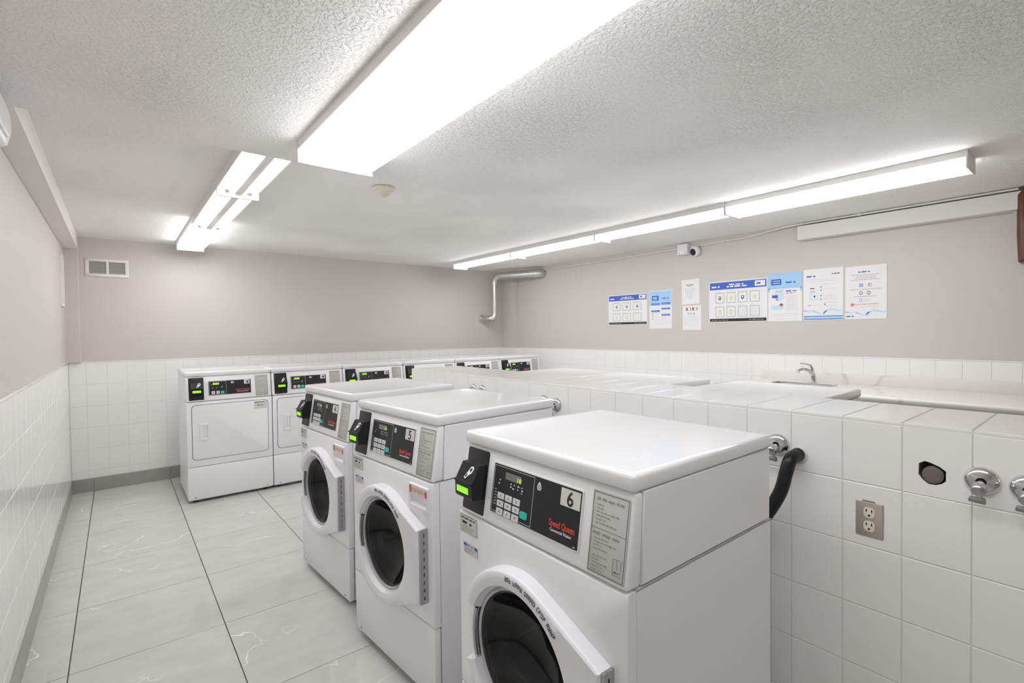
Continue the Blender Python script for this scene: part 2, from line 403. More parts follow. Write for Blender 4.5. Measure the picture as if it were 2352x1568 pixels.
# ------------------------------------------------------------------ tiled partition
YP0 = -.75
pa = empty('partition_wall', (0, 0, 0))
tag(pa, 'low thick partition wall clad in white tiles behind the washers', 'partition')
HOLE_Y, HOLE_Z = .335, 1.057
pc = MB(); xa, xb, xc = XP0+.0005, XP0+.14, XP1-.002; ya, yb_, za, zb_ = HOLE_Y-.034, HOLE_Y+.034, HOLE_Z-.037, HOLE_Z+.034
pc.box(xb, xc, YP0, YP1-.004, 0, ZP-.004, GROUT); pc.box(xa, xb, YP0, ya, 0, ZP-.004, GROUT); pc.box(xa, xb, yb_, YP1-.004, 0, ZP-.004, GROUT)
pc.box(xa, xb, ya, yb_, 0, za, GROUT); pc.box(xa, xb, ya, yb_, zb_, ZP-.004, GROUT); pc.build('core', pa, smooth=0)
pth = .194
pu = joints(-YP1, -YP0, TW, -.709); pv = [0]+[ZP-.010-pth*k for k in range(6, -1, -1)]; pv = [z for z in pv if z >= 0]
hi = max(i for i, u in enumerate(pu) if u <= -HOLE_Y); hj = max(j for j, z in enumerate(pv) if z <= HOLE_Z)
tiles(pa, 'tile', (XP0+.007, 0, 0), (0, -1, 0), (0, 0, 1), pu, pv, gap=.0032, skip={(hi, hj)})
tiles(pa, 'tile', (0, YP1-.008, 0), (-1, 0, 0), (0, 0, 1), joints(-XP1, -XP0, TW, -XP0-.0), pv)
pt = [-u for u in reversed(pu)]
tiles(pa, 'top_tile', (0, 0, ZP-.008), (1, 0, 0), (0, 1, 0), [XP0-.001, XP1], pt, gap=.002, gapv=.003, th=.008, ch=.002)
# tile broken out around the drain
M = basis((XP0+.007, 0, 0), (0, -1, 0), (0, 0, 1), (-1, 0, 0))
hb = MB(); a0, a1, b0, b1 = pu[hi]+.0018, pu[hi+1]-.0018, pv[hj]+.0014, pv[hj+1]-.0014
hole = [(-HOLE_Y+u, HOLE_Z+z) for u, z in ((.031, -.018), (.031, .010), (.018, .020), (-.004, .029), (-.016, .031), (-.029, .022), (-.030, -.010), (-.020, -.024), (-.006, -.034), (.010, -.033), (.022, -.027))]
def ray_rect(p):
    c = (-HOLE_Y, HOLE_Z); d = (p[0]-c[0], p[1]-c[1]); t = 1e9
    for k, lo, hi_ in ((0, a0, a1), (1, b0, b1)):
        if d[k] > 1e-9: t = min(t, (hi_-c[k])/d[k])
        if d[k] < -1e-9: t = min(t, (lo-c[k])/d[k])
    return (c[0]+d[0]*t, c[1]+d[1]*t)
ang = lambda p: math.atan2(p[1]-HOLE_Z, p[0]+HOLE_Y)
ring = sorted([(ang(p), p, ray_rect(p)) for p in hole]+[(ang(p), None, p) for p in ((a0, b0), (a1, b0), (a1, b1), (a0, b1))])
hs = sorted(hole, key=ang)
def on_hole(t):
    for i in range(len(hs)):
        p, q = hs[i], hs[(i+1) % len(hs)]; d = (math.cos(t), math.sin(t)); e = (q[0]-p[0], q[1]-p[1]); w_ = (p[0]+HOLE_Y, p[1]-HOLE_Z)
        den = d[0]*e[1]-d[1]*e[0]
        if abs(den) < 1e-12: continue
        s_ = (w_[0]*e[1]-w_[1]*e[0])/den; k = (w_[0]*d[1]-w_[1]*d[0])/den
        if s_ > 0 and -1e-6 <= k <= 1+1e-6: return (-HOLE_Y+d[0]*s_, HOLE_Z+d[1]*s_)
    return hs[0]
v = []; f = []; n = len(ring)
for t, p, q in ring:
    p = p or on_hole(t); v += [(*q, 0), (*q, TT), (*p, TT), (*p, 0)]
for i in range(n):
    j = (i+1) % n
    for q in range(3): f.append((i*4+q, j*4+q, j*4+q+1, i*4+q+1))
hb.add(v, f, TILE).build('broken_tile', pa, M, smooth=20)
for d in (-.031, .031): pass
co = empty('drain_cleanout', (XP0, HOLE_Y, HOLE_Z)); tag(co, 'round grey plug in a broken hole in the partition tile', 'drain plug')
Mx = Matrix(((0, 0, -1, 0), (-1, 0, 0, 0), (0, 1, 0, 0), (0, 0, 0, 1)))       # local (u,v,w) -> world (-w, -u, v): faces -X
MB().lathe([(0, .006), (.019, .006), (.021, .004), (.0235, .004), (.0245, .001), (.0245, -.010)], PLUG, 28, Mx @ Matrix.Translation((.002, -.006, 0))).build('plug', co)
MB().lathe([(.022, -.006), (.022, -.141)], DARKSTEEL, 28, Mx @ Matrix.Translation((.002, -.006, 0))).build('pipe', co)

# ------------------------------------------------------------------ machines
W, SL, D0 = .682, .034, .70
ZPB, ZLID, ZTOP, ZS2 = .888, 1.106, 1.148, .317
ta = math.atan2(SL, ZLID-ZPB)
PM = basis((0, 0, ZPB), (1, 0, 0), (0, math.sin(ta), math.cos(ta)), (0, -math.cos(ta), math.sin(ta)))      # console face
FM = basis((0, 0, 0), (1, 0, 0), (0, 0, 1), (0, -1, 0))                                                   # vertical front face

def label_print(mb, u0, v0, u1, v1, h, rnd):
    mb.frame(u0+.004, v0+.004, u1-.004, v1-.004, .0011, h, INK)
    wd = u1-u0; ht = v1-v0; a = u0+.010
    marks(mb, a+.004, v1-.0215, u1-.014, .0055, h, GREYINK, rnd, .8)
    for k, l in enumerate((.22, .22, .75, .45, .3, .66)): mb.quad(a, v1-.0335-k*.0085, a+.002, v1-.0320-k*.0085, h, GREYINK); marks(mb, a+.006, v1-.0340-k*.0085, a+.006+l*wd*.85, .0026, h, GREYINK, rnd)
    mb.quad(u0+.004, v1-.0885, u1-.004, v1-.0877, h, INK)
    marks(mb, a, v1-.1015, u1-.012, .0055, h, GREYINK, rnd, .8)
    for k, l in enumerate((.5, .78, .3, .5, 0, .5, .25, .55, .38, .4)):
        if l: marks(mb, a+.004, v1-.1120-k*.0080, a+.004+l*wd*.8, .0026, h, GREYINK, rnd)
    if ht > .17:
        mb.frame(u1-.035, v0+.016, u1-.012, v0+.052, .0007, h, INK); mb.quad(u1-.024, v0+.030, u1-.0233, v0+.052, h, INK); marks(mb, u1-.031, v0+.022, u1-.016, .003, h, INK, rnd)

def console(root, kind, number):
    """panel with card reader, display and instruction plate; returns nothing"""
    rnd = random.Random(3 if kind == 'washer' else 5)
    T = .05
    c = MB(); c.hexa([(0, 0, ZPB+.002), (W, 0, ZPB+.002), (W, T, ZPB+.002), (0, T, ZPB+.002), (0, SL, ZLID-.001), (W, SL, ZLID-.001), (W, T+SL*.4, ZLID-.001), (0, T+SL*.4, ZLID-.001)], ENAMEL, .010, 3)
    c.build('console', root)
    MB().hexa([(.0015, T+.002, ZPB+.002), (W-.0015, T+.002, ZPB+.002), (W-.0015, D0-.01, ZPB+.002), (.0015, D0-.01, ZPB+.002), (.0015, T+SL*.4+.002, ZLID-.001), (W-.0015, T+SL*.4+.002, ZLID-.001), (W-.0015, D0-.01, ZLID-.001), (.0015, D0-.01, ZLID-.001)], ENAMEL, .003, 1).build('console_side', root)
    wsh = kind == 'washer'
    # card reader
    cp = MB().rrect(.021, .014, .134, .211, .006, 0, .003, BLACK, .001).build('card_reader_plate', root, PM)
    prof = [(.0, .062), (.040, .060), (.045, .066), (.052, .106), (.058, .108), (.058, .112), (.050, .114), (.030, .166), (.0, .171)]      # (height off panel, v)
    rd = MB(); n = len(prof); v = [(.034, y, h) for h, y in prof]+[(.127, y, h) for h, y in prof]
    f = [tuple(range(n)), tuple(range(2*n-1, n-1, -1))]+[(i, n+i, n+(i+1) % n, (i+1) % n) for i in range(n)]
    rd.add(v, f, BLACK); ro = rd.build('card_reader', root, PM, smooth=20)
    gm = basis((0, .071, .0464), (1, 0, 0), (0, .985, .172), (0, -.172, .985)); MB().rrect(.045, .004, .108, .024, .001, 0, .0012, GREENLCD).build('reader_screen', ro, PM @ gm)
    sa = math.atan2(.020, .052); sm = basis((0, .114, .0505), (1, 0, 0), (0, math.cos(sa), -math.sin(sa)), (0, math.sin(sa), math.cos(sa)))
    h = MB(); h.prism([(.074, .010), (.083, .006), (.090, .016), (.104, .028), (.108, .042), (.101, .050), (.090, .046), (.084, .032)], .0, .0008, WHITEINK)
    h.prism([(.089, .036), (.097, .030), (.102, .040), (.096, .044)], .0008, .0011, INK)
    h.prism([(.078, .013), (.083, .011), (.087, .020), (.083, .024)], .0008, .0011, INK)
    h.build('card_symbol', ro, PM @ sm, smooth=0)
    # display
    u0, u1, v0, v1 = (.164, .533, .038, .192) if wsh else (.166, .512, .043, .177)
    MB().rrect(u0, v0, u1, v1, .006, 0, .003, KEY, .001).build('panel_bezel', root, PM)
    cpn = MB().rrect(u0+.005, v0+.005, u1-.005, v1-.005, .003, .001, .0036, PANELBLACK).build('control_panel', root, PM)
    h = .0042
    fr = MB(); fr.frame(u0+.009, v0+.009, .353 if wsh else .308, v1-.009, .0015, h, PALEINK); fr.build('keypad_border', cpn, PM, smooth=0)
    if wsh:
        MB().rrect(.226, .150, .296, .170, .001, h-.001, h, LCD).build('display_screen', cpn, PM)
        tx = MB(); tx.text('18', .281, .152, .017, h+.0006, LCDON, .018)
        rr = random.Random(9)
        for a, b_ in ((.200, .141), (.252, .139), (.268, .139), (.284, .139), (.302, .139), (.252, .131), (.262, .128), (.284, .130), (.302, .131), (.196, .130), (.302, .124)): tx.quad(a, b_, a+rr.uniform(.003, .008), b_+.004, h, WHITEINK)
        for k in range(6): marks(tx, .181, .110-k*.0085, .196, .004, h, GREYINK, rr)
        tx.text('Speed Queen', .423, .077, .024, h, REDINK, .092); tx.text('Commercial Washer', .428, .064, .011, h, WHITEINK, .078)
        tx.quad(.512, .047, .520, .049, h, WHITEINK)
        tx.prism([(.368, .153), (.378, .153), (.3815, .160), (.379, .168), (.373, .176), (.367, .168), (.3645, .160)], h-.0005, h, WHITEINK); tx.prism([(.370, .156), (.376, .156), (.378, .161), (.373, .170), (.368, .161)], h, h+.0003, PANELBLACK); tx.disc(.373, .161, .002, .005, h+.0005, WHITEINK)
        tx.build('lettering', cpn, PM, smooth=0)
        for r_ in range(3):
            for c_ in range(3): MB().rrect(.199+c_*.036, .089-r_*.0225, .229+c_*.036, .1065-r_*.0225, .002, h-.001, h+.0012, KEY).quad(.211+c_*.036, .095-r_*.0225, .218+c_*.036, .101-r_*.0225, h+.0016, GREYINK).build('key', cpn, PM)
        MB().rrect(.305, .060, .336, .080, .006, h-.001, h+.0012, GREENKEY).build('start_key', cpn, PM)
    else:
        tx = MB(); tx.quad(.204, .140, .252, .157, h, LCDON); tx.quad(.215, .146, .225, .151, h+.0003, PANELBLACK); tx.quad(.236, .146, .243, .151, h+.0003, PANELBLACK)
        tx.prism([(.190, .136), (.199, .141), (.201, .146), (.190, .139)], h-.0004, h, KEY)
        for a in (.196, .228, .262): tx.quad(a, .110, a+.014, .116, h, GREYINK)
        tx.quad(.274, .118, .280, .126, h, WHITEINK); tx.disc(.358, .153, .013, .009, h, WHITEINK); tx.disc(.360, .153, .006, .004, h+.0003, PANELBLACK)
        tx.text('Speed Queen', .386, .078, .020, h, REDINK, .112); tx.text('Commercial Dryer', .392, .064, .010, h, WHITEINK, .098); tx.build('lettering', cpn, PM, smooth=0)
        for a in (.192, .229): MB().rrect(a, .058, a+.026, .084, .002, h-.001, h+.001, KEY).quad(a+.008, .066, a+.018, .076, h+.0014, GREYINK).build('key', cpn, PM)
        MB().rrect(.264, .058, .291, .082, .005, h-.001, h+.001, GREENKEY).build('start_key', cpn, PM)
    # machine number
    if number is not None:
        a, b_, c_, d_ = (.457, .138, .525, .182) if wsh else (.452, .132, .498, .170)
        ns = MB().rrect(a, b_, c_, d_, .001, h-.001, h+.0004, STICK)
        if number: ns.text(number, (a+c_)/2, b_+.004, .051, h+.0008, INK, .022, 'CENTER')
        else: ns.quad(a+.024, b_+.006, a+.034, d_-.008, h+.0008, INK); ns.quad(a+.020, b_+.012, a+.038, b_+.019, h+.0008, INK); marks(ns, a+.006, b_+.020, a+.018, .006, h+.0008, GREYINK, rnd)
        ns.build('number_sticker', cpn, PM, smooth=0)
    # instruction plate
    u0, u1 = (.561, .672) if wsh else (.545, .652)
    ip = MB().rrect(u0, .012, u1, .205, .005, 0, .002, LABELM, .0008).build('instruction_plate', root, PM)
    t = MB(); label_print(t, u0, .012, u1, .205, .0026, rnd); t.build('lettering', ip, PM, smooth=0)

def cabinet(root, hole=None):
    cx, cz, r0 = hole or (0, 0, 0)
    MB().box(.0015, W-.0015, .0335, D0, .03, ZPB-.002, ENAMEL, .003, 1).build('cabinet', root) if not hole else cabinet_shell(root)
    MB().box(.0, W, .0, .031, .03, ZS2-.002, ENAMEL, .006, 2).build('lower_panel', root)
    if not hole:
        MB().box(0, W, 0, .031, ZS2+.001, ZPB-.002, ENAMEL, .006, 2).build('front_panel', root)
    else:
        z0, z1, b_, N_ = ZS2+.001, ZPB-.002, .006, 72
        angs = sorted([2*math.pi*i/N_ for i in range(N_)]+[math.atan2(z-cz, x-cx) % (2*math.pi) for x in (0, W) for z in (z0, z1)])
        v = []; f = []
        def rect(a, ins):
            d = (math.cos(a), math.sin(a)); t = 1e9
            for k, lo, hi_ in ((0, ins-cx, W-ins-cx), (1, z0+ins-cz, z1-ins-cz)):
                if d[k] > 1e-9: t = min(t, hi_/d[k])
                if d[k] < -1e-9: t = min(t, lo/d[k])
            return d[0]*t+cx, d[1]*t+cz
        for a in angs:
            for ins, y in ((0, .031), (0, b_), (b_*.3, b_*.3), (b_, 0)):
                x, z = rect(a, ins); v.append((x, y, z))
            v.append((cx+r0*math.cos(a), 0, cz+r0*math.sin(a))); v.append((cx+r0*math.cos(a), .031, cz+r0*math.sin(a)))
        n = len(angs)
        for i in range(n):
            j = (i+1) % n
            for q in range(5): f.append((i*6+q, j*6+q, j*6+q+1, i*6+q+1))
        MB().add(v, f, ENAMEL).build('front_panel', root, smooth=50)
    MB().box(.012, W-.012, .045, D0-.03, .012, .031, STEEL).build('plinth', root, smooth=0)
    for x in (.06, W-.06):
        for y in (.07, D0-.07): MB().lathe([(0, 0), (.022, 0), (.022, .006), (.010, .010), (.010, .03)], BLACK, 14, Matrix.Translation((x, y, 0))).build('foot', root)
    for x in (.055, W-.055): MB().lathe([(0, .0015), (.005, .0012), (.006, 0)], DARKSTEEL, 10, FM @ Matrix.Translation((x, .048, 0))).build('screw', root)
    MB().box(-.0005, W+.0005, SL-.006, D0, ZLID, ZTOP, LIDM, .011, 3, inset=(.022, -.0025)).build('lid', root)
def cabinet_shell(root):
    m = MB(); x0, x1, y0, y1, z0, z1 = .0015, W-.0015, .0335, D0, .03, ZPB-.002
    m.box(x0, x0+.004, y0, y1, z0, z1, ENAMEL); m.box(x1-.004, x1, y0, y1, z0, z1, ENAMEL); m.box(x0, x1, y1-.004, y1, z0, z1, ENAMEL); m.box(x0, x1, y0, y1, z1-.004, z1, ENAMEL); m.box(x0, x1, y0, y1, z0, z0+.004, ENAMEL)
    m.build('cabinet', root, smooth=0)

DC = (.326, .555)            # door centre (across, height)
def make_washer(number):
    root = empty('front_load_washer')
    rnd = random.Random(11)
    cabinet(root, (*DC, .186)); console(root, 'washer', number)
    # round door with a straight hinge side
    RO, RG = .252, .190
    pts = [(DC[0]+RO*math.cos(a), DC[1]+RO*math.sin(a)) for a in [2*math.pi*i/180 for i in range(180)]]+[(.636, .412), (.636, .702)]
    pts = sorted(set(pts))
    def half(ps):
        h = []
        for p in ps:
            while len(h) > 1 and (h[-1][0]-h[-2][0])*(p[1]-h[-2][1])-(h[-1][1]-h[-2][1])*(p[0]-h[-2][0]) <= 0: h.pop()
            h.append(p)
        return h[:-1]
    hull = half(pts)+half(pts[::-1])
    def rout(a):
        d = (math.cos(a), math.sin(a)); best = 0
        for i in range(len(hull)):
            p, q = hull[i], hull[(i+1) % len(hull)]; e = (q[0]-p[0], q[1]-p[1]); w_ = (p[0]-DC[0], p[1]-DC[1]); den = d[0]*e[1]-d[1]*e[0]
            if abs(den) < 1e-12: continue
            s_ = (w_[0]*e[1]-w_[1]*e[0])/den; k = (w_[0]*d[1]-w_[1]*d[0])/den
            if s_ > 0 and -1e-6 <= k <= 1+1e-6: best = max(best, s_)
        return best
    N_ = 144; v = []; f = []; K = 8
    hang = [math.atan2(.702-DC[1], .636-DC[0]), math.atan2(.412-DC[1], .636-DC[0]) % (2*math.pi)]
    n0, n1 = R(157), R(203)
    angs = sorted([2*math.pi*i/N_ for i in range(N_)]+hang+[n0-.002, n0+.02, n1-.02, n1+.002])
    for a in angs:
        ro = rout(a); nt = n0 < a < n1
        st = [(ro, 0), (ro, -.012 if nt else -.034), (ro-.003, -.015 if nt else -.041), (ro-.008, -.017 if nt else -.0445), (.222, -.017 if nt else -.046), (.206, -.015 if nt else -.040), (RG+.003, -.010), (RG-.002, .004)]
        for r_, y in st: v.append((DC[0]+r_*math.cos(a), y, DC[1]+r_*math.sin(a)))
    n = len(angs)
    for i in range(n):
        j = (i+1) % n
        for q in range(K-1): f.append((i*K+q, j*K+q, j*K+q+1, i*K+q+1))
    door = MB().add(v, f, DOORW).build('door', root, smooth=35)
    AX = Matrix.Translation((DC[0], 0, DC[1])) @ Matrix(((1, 0, 0, 0), (0, 0, -1, 0), (0, 1, 0, 0), (0, 0, 0, 1)))     # lathe axis towards the front (-Y)
    MB().lathe([(.197, .004), (.196, .018), (.190, .021), (.184, .016), (.182, .002)], STEEL, 64, AX).build('door_ring', door)
    MB().lathe([(.184, .010), (.178, .012), (.172, .004), (.150, -.028), (.110, -.060), (.060, -.078), (.0, -.083)], GLASS, 64, AX).build('door_glass', door)
    # handle recess on the latch side
    v = []; f = []; st = [(.199, .006), (.199, .030), (.206, .033), (.211, .030), (.214, .016)]
    for i in range(13):
        a = n0+.03+(n1-n0-.06)*i/12
        for r_, h in st: v.append((r_*math.cos(a), r_*math.sin(a), h))
    for i in range(12):
        for q in range(4): f.append((i*5+q, (i+1)*5+q, (i+1)*5+q+1, i*5+q+1))
    MB().add([AX @ Vector(q) for q in v], f, STEEL).build('handle', door)
    # printed warning along the rim
    t = MB(); rr = random.Random(4)
    def arcq(a, da, q0, q1, h=.0468): t.add([AX @ Vector((q*math.cos(b2), q*math.sin(b2), h)) for q, b2 in ((q0, a), (q0, a-da), (q1, a-da), (q1, a))], [(0, 1, 2, 3)], INK)
    r0, hh, a = .2285, .0135, 96.
    while a > 44:
        for _ in range(rr.randint(3, 5)):
            wd = rr.uniform(1.5, 2.1); arcq(R(a), R(.42), r0, r0+hh)
            if rr.random() < .75: arcq(R(a-wd+.42), R(.42), r0, r0+hh)
            for lv in rr.sample((0, .42, .82), 2): arcq(R(a), R(wd), r0+hh*lv, r0+hh*(lv+.18))
            a -= wd+.55
        a -= 1.6
    t.build('rim_lettering', door, smooth=0)
    hg = MB().box(.6362, .6368, -.036, .001, .410, .704, STEEL)
    hg.box(.6362, .6440, -.036, -.0205, .410, .704, STEEL, .001, 1).box(.6362, .6440, -.0145, .001, .410, .704, STEEL, .001, 1)
    e = [.410]+[z for k in range(9) for z in (.426+k*.031, .440+k*.031)]+[.704]
    for k in range(0, len(e), 2): hg.box(.6365, .6440, -.021, -.014, e[k], e[k+1], STEEL)
    hg.build('hinge', root)
    # drum behind the glass
    dr = MB().lathe([(.186, -.032), (.205, -.040), (.235, -.060), (.235, -.40), (.0, -.41)], DARKSTEEL, 48, AX)
    for k in range(3):
        a = R(80+120*k); c, s_ = math.cos(a), math.sin(a)
        P = [(c*r_-s_*o_, s_*r_+c*o_, h) for h in (-.09, -.39) for r_, o_ in ((.236, -.03), (.18, -.008), (.18, .008), (.236, .03))]
        dr.add([AX @ Vector(p) for p in P], [(0, 1, 5, 4), (1, 2, 6, 5), (2, 3, 7, 6), (0, 1, 2, 3), (4, 5, 6, 7)], STEEL)
    dr.build('drum', root)
    MB().lathe([(.186, -.005), (.176, -.020), (.182, -.034), (.21, -.045)], RUBBER, 48, AX).build('door_gasket', root)
    # stickers
    s1 = MB().quad(.008, .822, .104, .880, .0012, STICK); s1.frame(.010, .824, .102, .878, .0008, .0016, INK)
    marks(s1, .016, .867, .094, .005, .0016, INK, rnd); marks(s1, .022, .851, .090, .009, .0016, INK, rnd, .7)
    for k in range(3): marks(s1, .020, .842-k*.006, .090-k*.006, .0028, .0016, GREYINK, rnd)
    s1.build('rating_sticker', root, FM, smooth=0)
    s2 = MB().quad(.028, .756, .104, .789, .0012, STICK); s2.quad(.028, .780, .045, .789, .0016, BLUEINK); s2.quad(.088, .780, .104, .789, .0016, BLUEINK)
    marks(s2, .046, .783, .086, .003, .0016, BLUEINK, rnd)
    for k in range(4): marks(s2, .032, .775-k*.005, .098-k*.008, .0022, .0016, GREYINK, rnd)
    s2.build('blue_sticker', root, FM, smooth=0)
    # dispenser pull with a red warning
    dp = MB(); x0, x1, y0, y1 = .521, .661, .766, .864; a0, a1, b0, b1 = .533, .649, .778, .822
    dp.add([(x0, y0, 0), (x1, y0, 0), (x1, y1, 0), (x0, y1, 0), (x0+.003, y0+.003, .009), (x1-.003, y0+.003, .009), (x1-.003, y1-.003, .009), (x0+.003, y1-.003, .009), (a0, b0, .010), (a1, b0, .010), (a1, b1, .009), (a0, b1, .009), (a0+.006, b0+.014, .001), (a1-.006, b0+.014, .001), (a1-.004, b1-.001, .001), (a0+.004, b1-.001, .001)],
           [(k, (k+1) % 4, 4+(k+1) % 4, 4+k) for k in range(4)]+[(4+k, 4+(k+1) % 4, 8+(k+1) % 4, 8+k) for k in range(4)]+[(8+k, 8+(k+1) % 4, 12+(k+1) % 4, 12+k) for k in range(4)]+[(12, 13, 14, 15)], PLASTIC)
    dp = dp.build('dispenser_drawer', root, FM, smooth=20)
    t = MB().quad(.530, .826, .655, .856, .0098, STICK); t.quad(.530, .826, .545, .856, .0102, REDINK); t.quad(.641, .826, .655, .850, .0102, REDINK)
    for k in range(7): t.quad(.550+k*.0125, .830+rnd.uniform(0, .006), .554+k*.0125, .848, .0102, REDINK)
    t.build('warning_sticker', dp, FM, smooth=0)
    return root

def make_dryer():
    root = empty('tumble_dryer')
    rnd = random.Random(21)
    cabinet(root); console(root, 'dryer', '')
    MB().rrect(.0365, .3765, .6475, .8605, .034, 0, .0012, RUBBER, n=6).build('door_gap_seal', root, FM)  # flat black sheet paints the shaded gap around the door, together with its seal
    d = MB().rrect(.040, .380, .644, .857, .032, 0, .006, ENAMEL, .0025, n=6).build('door', root, FM)
    h = MB(); x0, x1, y0, y1, z = .092, .156, .544, .698, .006
    h.rrect(x0, y0, x1, y1, .004, z-.002, z+.001, PLASTIC)
    P = [(x0, y0, z+.001), (x1, y0, z+.001), (x1, y1, z+.001), (x0, y1, z+.001), (x0+.004, y0+.004, z+.012), (x1-.003, y0+.004, z+.012), (x1-.003, y1-.004, z+.012), (x0+.004, y1-.004, z+.012)]
    h.add(P, [(0, 1, 5, 4), (2, 3, 7, 6), (3, 0, 4, 7)], PLASTIC)
    q = [(x0+.024, y0+.020, z+.012), (x1-.003, y0+.020, z+.012), (x1-.003, y1-.020, z+.012), (x0+.024, y1-.020, z+.012), (x0+.030, y0+.024, z-.001), (x1-.006, y0+.024, z+.002), (x1-.006, y1-.024, z+.002), (x0+.030, y1-.024, z-.001)]
    h.add(P[4:]+q, [(0, 1, 5, 4), (2, 3, 7, 6), (3, 0, 4, 7), (4, 5, 9, 8), (6, 7, 11, 10), (7, 4, 8, 11), (8, 9, 10, 11)], PLASTIC)
    h.add([P[1], P[2], P[6], P[5]], [(0, 1, 2, 3)], PLASTIC)
    h.build('handle', d, FM)
    s = MB().quad(.528, .780, .636, .846, .0068, STICK); s.quad(.530, .838, .618, .844, .0072, INK); marks(s, .552, .806, .606, .014, .0072, GREYINK, rnd); s.quad(.528, .794, .634, .795, .0072, PALEINK)
    s.build('door_sticker', d, FM, smooth=0)
    return root

dry0 = make_dryer()
DX0, DYF, DP = .457, 5.064, .6885
dlab = ['white dryer at the open floor end of the back row, with one side bare',
        'white dryer second from the open floor end of the back row',
        'white dryer third from the open floor end of the back row',
        'white dryer in the back row half covered by the end of the tiled partition',
        'white dryer next to last in the back row, second from the pilaster in the corner',
        'white dryer at the corner end of the row, beneath the metal duct and pilaster']
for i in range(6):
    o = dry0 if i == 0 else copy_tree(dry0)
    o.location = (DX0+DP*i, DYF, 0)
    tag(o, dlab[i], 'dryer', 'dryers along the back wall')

w6 = make_washer('6')
def set_washer(o, x, y, t):
    o.scale = (1.016, 1, 1); o.location = (x-math.sin(t)*W*1.016, y+math.cos(t)*W*1.016, 0); o.rotation_euler = (0, 0, -math.pi/2+t)
w5 = copy_tree(w6)
w4 = copy_tree(w6); wg = [copy_tree(w6, skip=('number_sticker',)) for _ in range(3)]
def renumber(o, txt):
    cpn = [c for c in o.children if c.name.startswith('control_panel')][0]
    for c in list(cpn.children):
        if c.name.startswith('number_sticker'): bpy.data.objects.remove(c)
    h = .0042; ns = MB().rrect(.457, .138, .525, .182, .001, h-.001, h+.0004, STICK); ns.text(txt, .491, .142, .051, h+.0008, INK, .022, 'CENTER'); ns.build('number_sticker', cpn, PM, smooth=0)
renumber(w5, '5'); renumber(w4, '4')
def drop(o, name):
    for c in list(o.children):
        if c.name.startswith(name):
            for g in list(c.children): bpy.data.objects.remove(g)
            bpy.data.objects.remove(c)
drop(w6, 'dispenser_drawer')
set_washer(w6, .8665, .679, -.0087); set_washer(w5, .938, 1.663, .0683); set_washer(w4, .944, 2.583, .0613)
tag(w6, 'white front-load washer numbered 6 beside the wall outlet and black drain hose', 'washer', 'washers in front of the partition')
tag(w5, 'white front-load washer numbered 5 between the two other washers of its row', 'washer', 'washers in front of the partition')
tag(w4, 'white front-load washer closest to the dryers, standing in front of the partition', 'washer', 'washers in front of the partition')
for o, y0, l in zip(wg, (.862, 1.712, 2.415), ('white washer standing alone behind the partition, its lid beside the sink faucet', 'white washer behind the partition, middle one of the three lids there', 'white washer behind the partition, its lid closest to the dryers')):
    o.location = (3.105, y0, 0); o.rotation_euler = (0, 0, math.pi/2); tag(o, l, 'washer', 'washers behind the partition')

# ------------------------------------------------------------------ plumbing on the partition
def make_valve():
    r = empty('water_valve')
    MB().lathe([(.0375, 0), (.0375, .003), (.034, .010), (.026, .016), (.015, .019), (.011, .021)], CHROME, 40, Mx).build('escutcheon', r)
    T = Mx @ Matrix.Translation((0, 0, .012)) @ Matrix.Rotation(R(22), 4, 'X')
    MB().lathe([(.009, 0), (.009, .022), (.015, .024), (.0155, .030), (.0135, .031)], CHROME, 24, T).build('stem', r)
    k = MB(); k.lathe([(.0135, .028), (.0165, .030), (.0165, .046), (.014, .049), (.013, .0485), (.0, .046)], STEEL, 20, T)
    k.build('hose_thread', r, smooth=15)
    h = MB(); h.hexa([(-.022, -.050, .036), (.013, -.053, .036), (.013, -.053, .048), (-.022, -.050, .048), (-.020, -.037, .036), (.012, -.037, .036), (.012, -.037, .048), (-.020, -.037, .048)], DARKSTEEL, .003, 2)
    h.box(-.004, .006, -.040, -.008, .036, .046, STEEL, .001, 1); h.build('lever', r, Mx)
    return r
v0 = make_valve()
vl = [((.230, 1.059), 'chrome tap with round escutcheon just beside the broken drain hole'), ((.142, 1.057), 'chrome tap with round escutcheon further from the drain hole, one tap beyond it'),
      ((.752, 1.068), 'chrome tap above the black drain hose, half behind the washer numbered 6'), ((.850, 1.062), 'chrome tap whose rim just peeks over the lid of the washer numbered 6'),
      ((1.868, 1.084), 'chrome tap at the lid corner of the washer numbered 5'), ((1.965, 1.090), 'chrome tap hidden but for its rim behind the washer numbered 5'),
      ((2.640, 1.100), 'chrome tap rim between the washer numbered 5 and the partition, farther one'), ((2.540, 1.100), 'chrome tap rim between the washer numbered 5 and the partition, nearer one')]
for i, ((y, z), l) in enumerate(vl):
    o = v0 if i == 0 else copy_tree(v0)
    o.location = (XP0-.0015, y, z); tag(o, l, 'tap', 'taps on the partition')
ho = empty('drain_hose', (XP0, .686, 1.041)); tag(ho, 'thick black rubber drain hose curving from the partition down behind the washer', 'hose')
def spline(P, n=8):
    P = [Vector(p) for p in P]; out = []
    for i in range(len(P)-1):
        a, b_, c, d = P[max(i-1, 0)], P[i], P[i+1], P[min(i+2, len(P)-1)]
        for k in range(n):
            t = k/n; out.append(.5*((2*b_)+(c-a)*t+(2*a-5*b_+4*c-d)*t*t+(3*b_-a-3*c+d)*t**3))
    return out+[P[-1]]
MB().tube(spline([(.02, 0, 0), (-.02, .003, .001), (-.052, .008, -.012), (-.068, .014, -.052), (-.082, .026, -.115), (-.115, .05, -.18), (-.15, .09, -.26), (-.16, .12, -.40)]), .0215, RUBBER, 16).build('hose', ho)
MB().lathe([(.0235, -.002), (.030, -.002), (.030, .003), (.0255, .006), (.0235, .004)], STICK, 32, Mx).build('collar', ho)
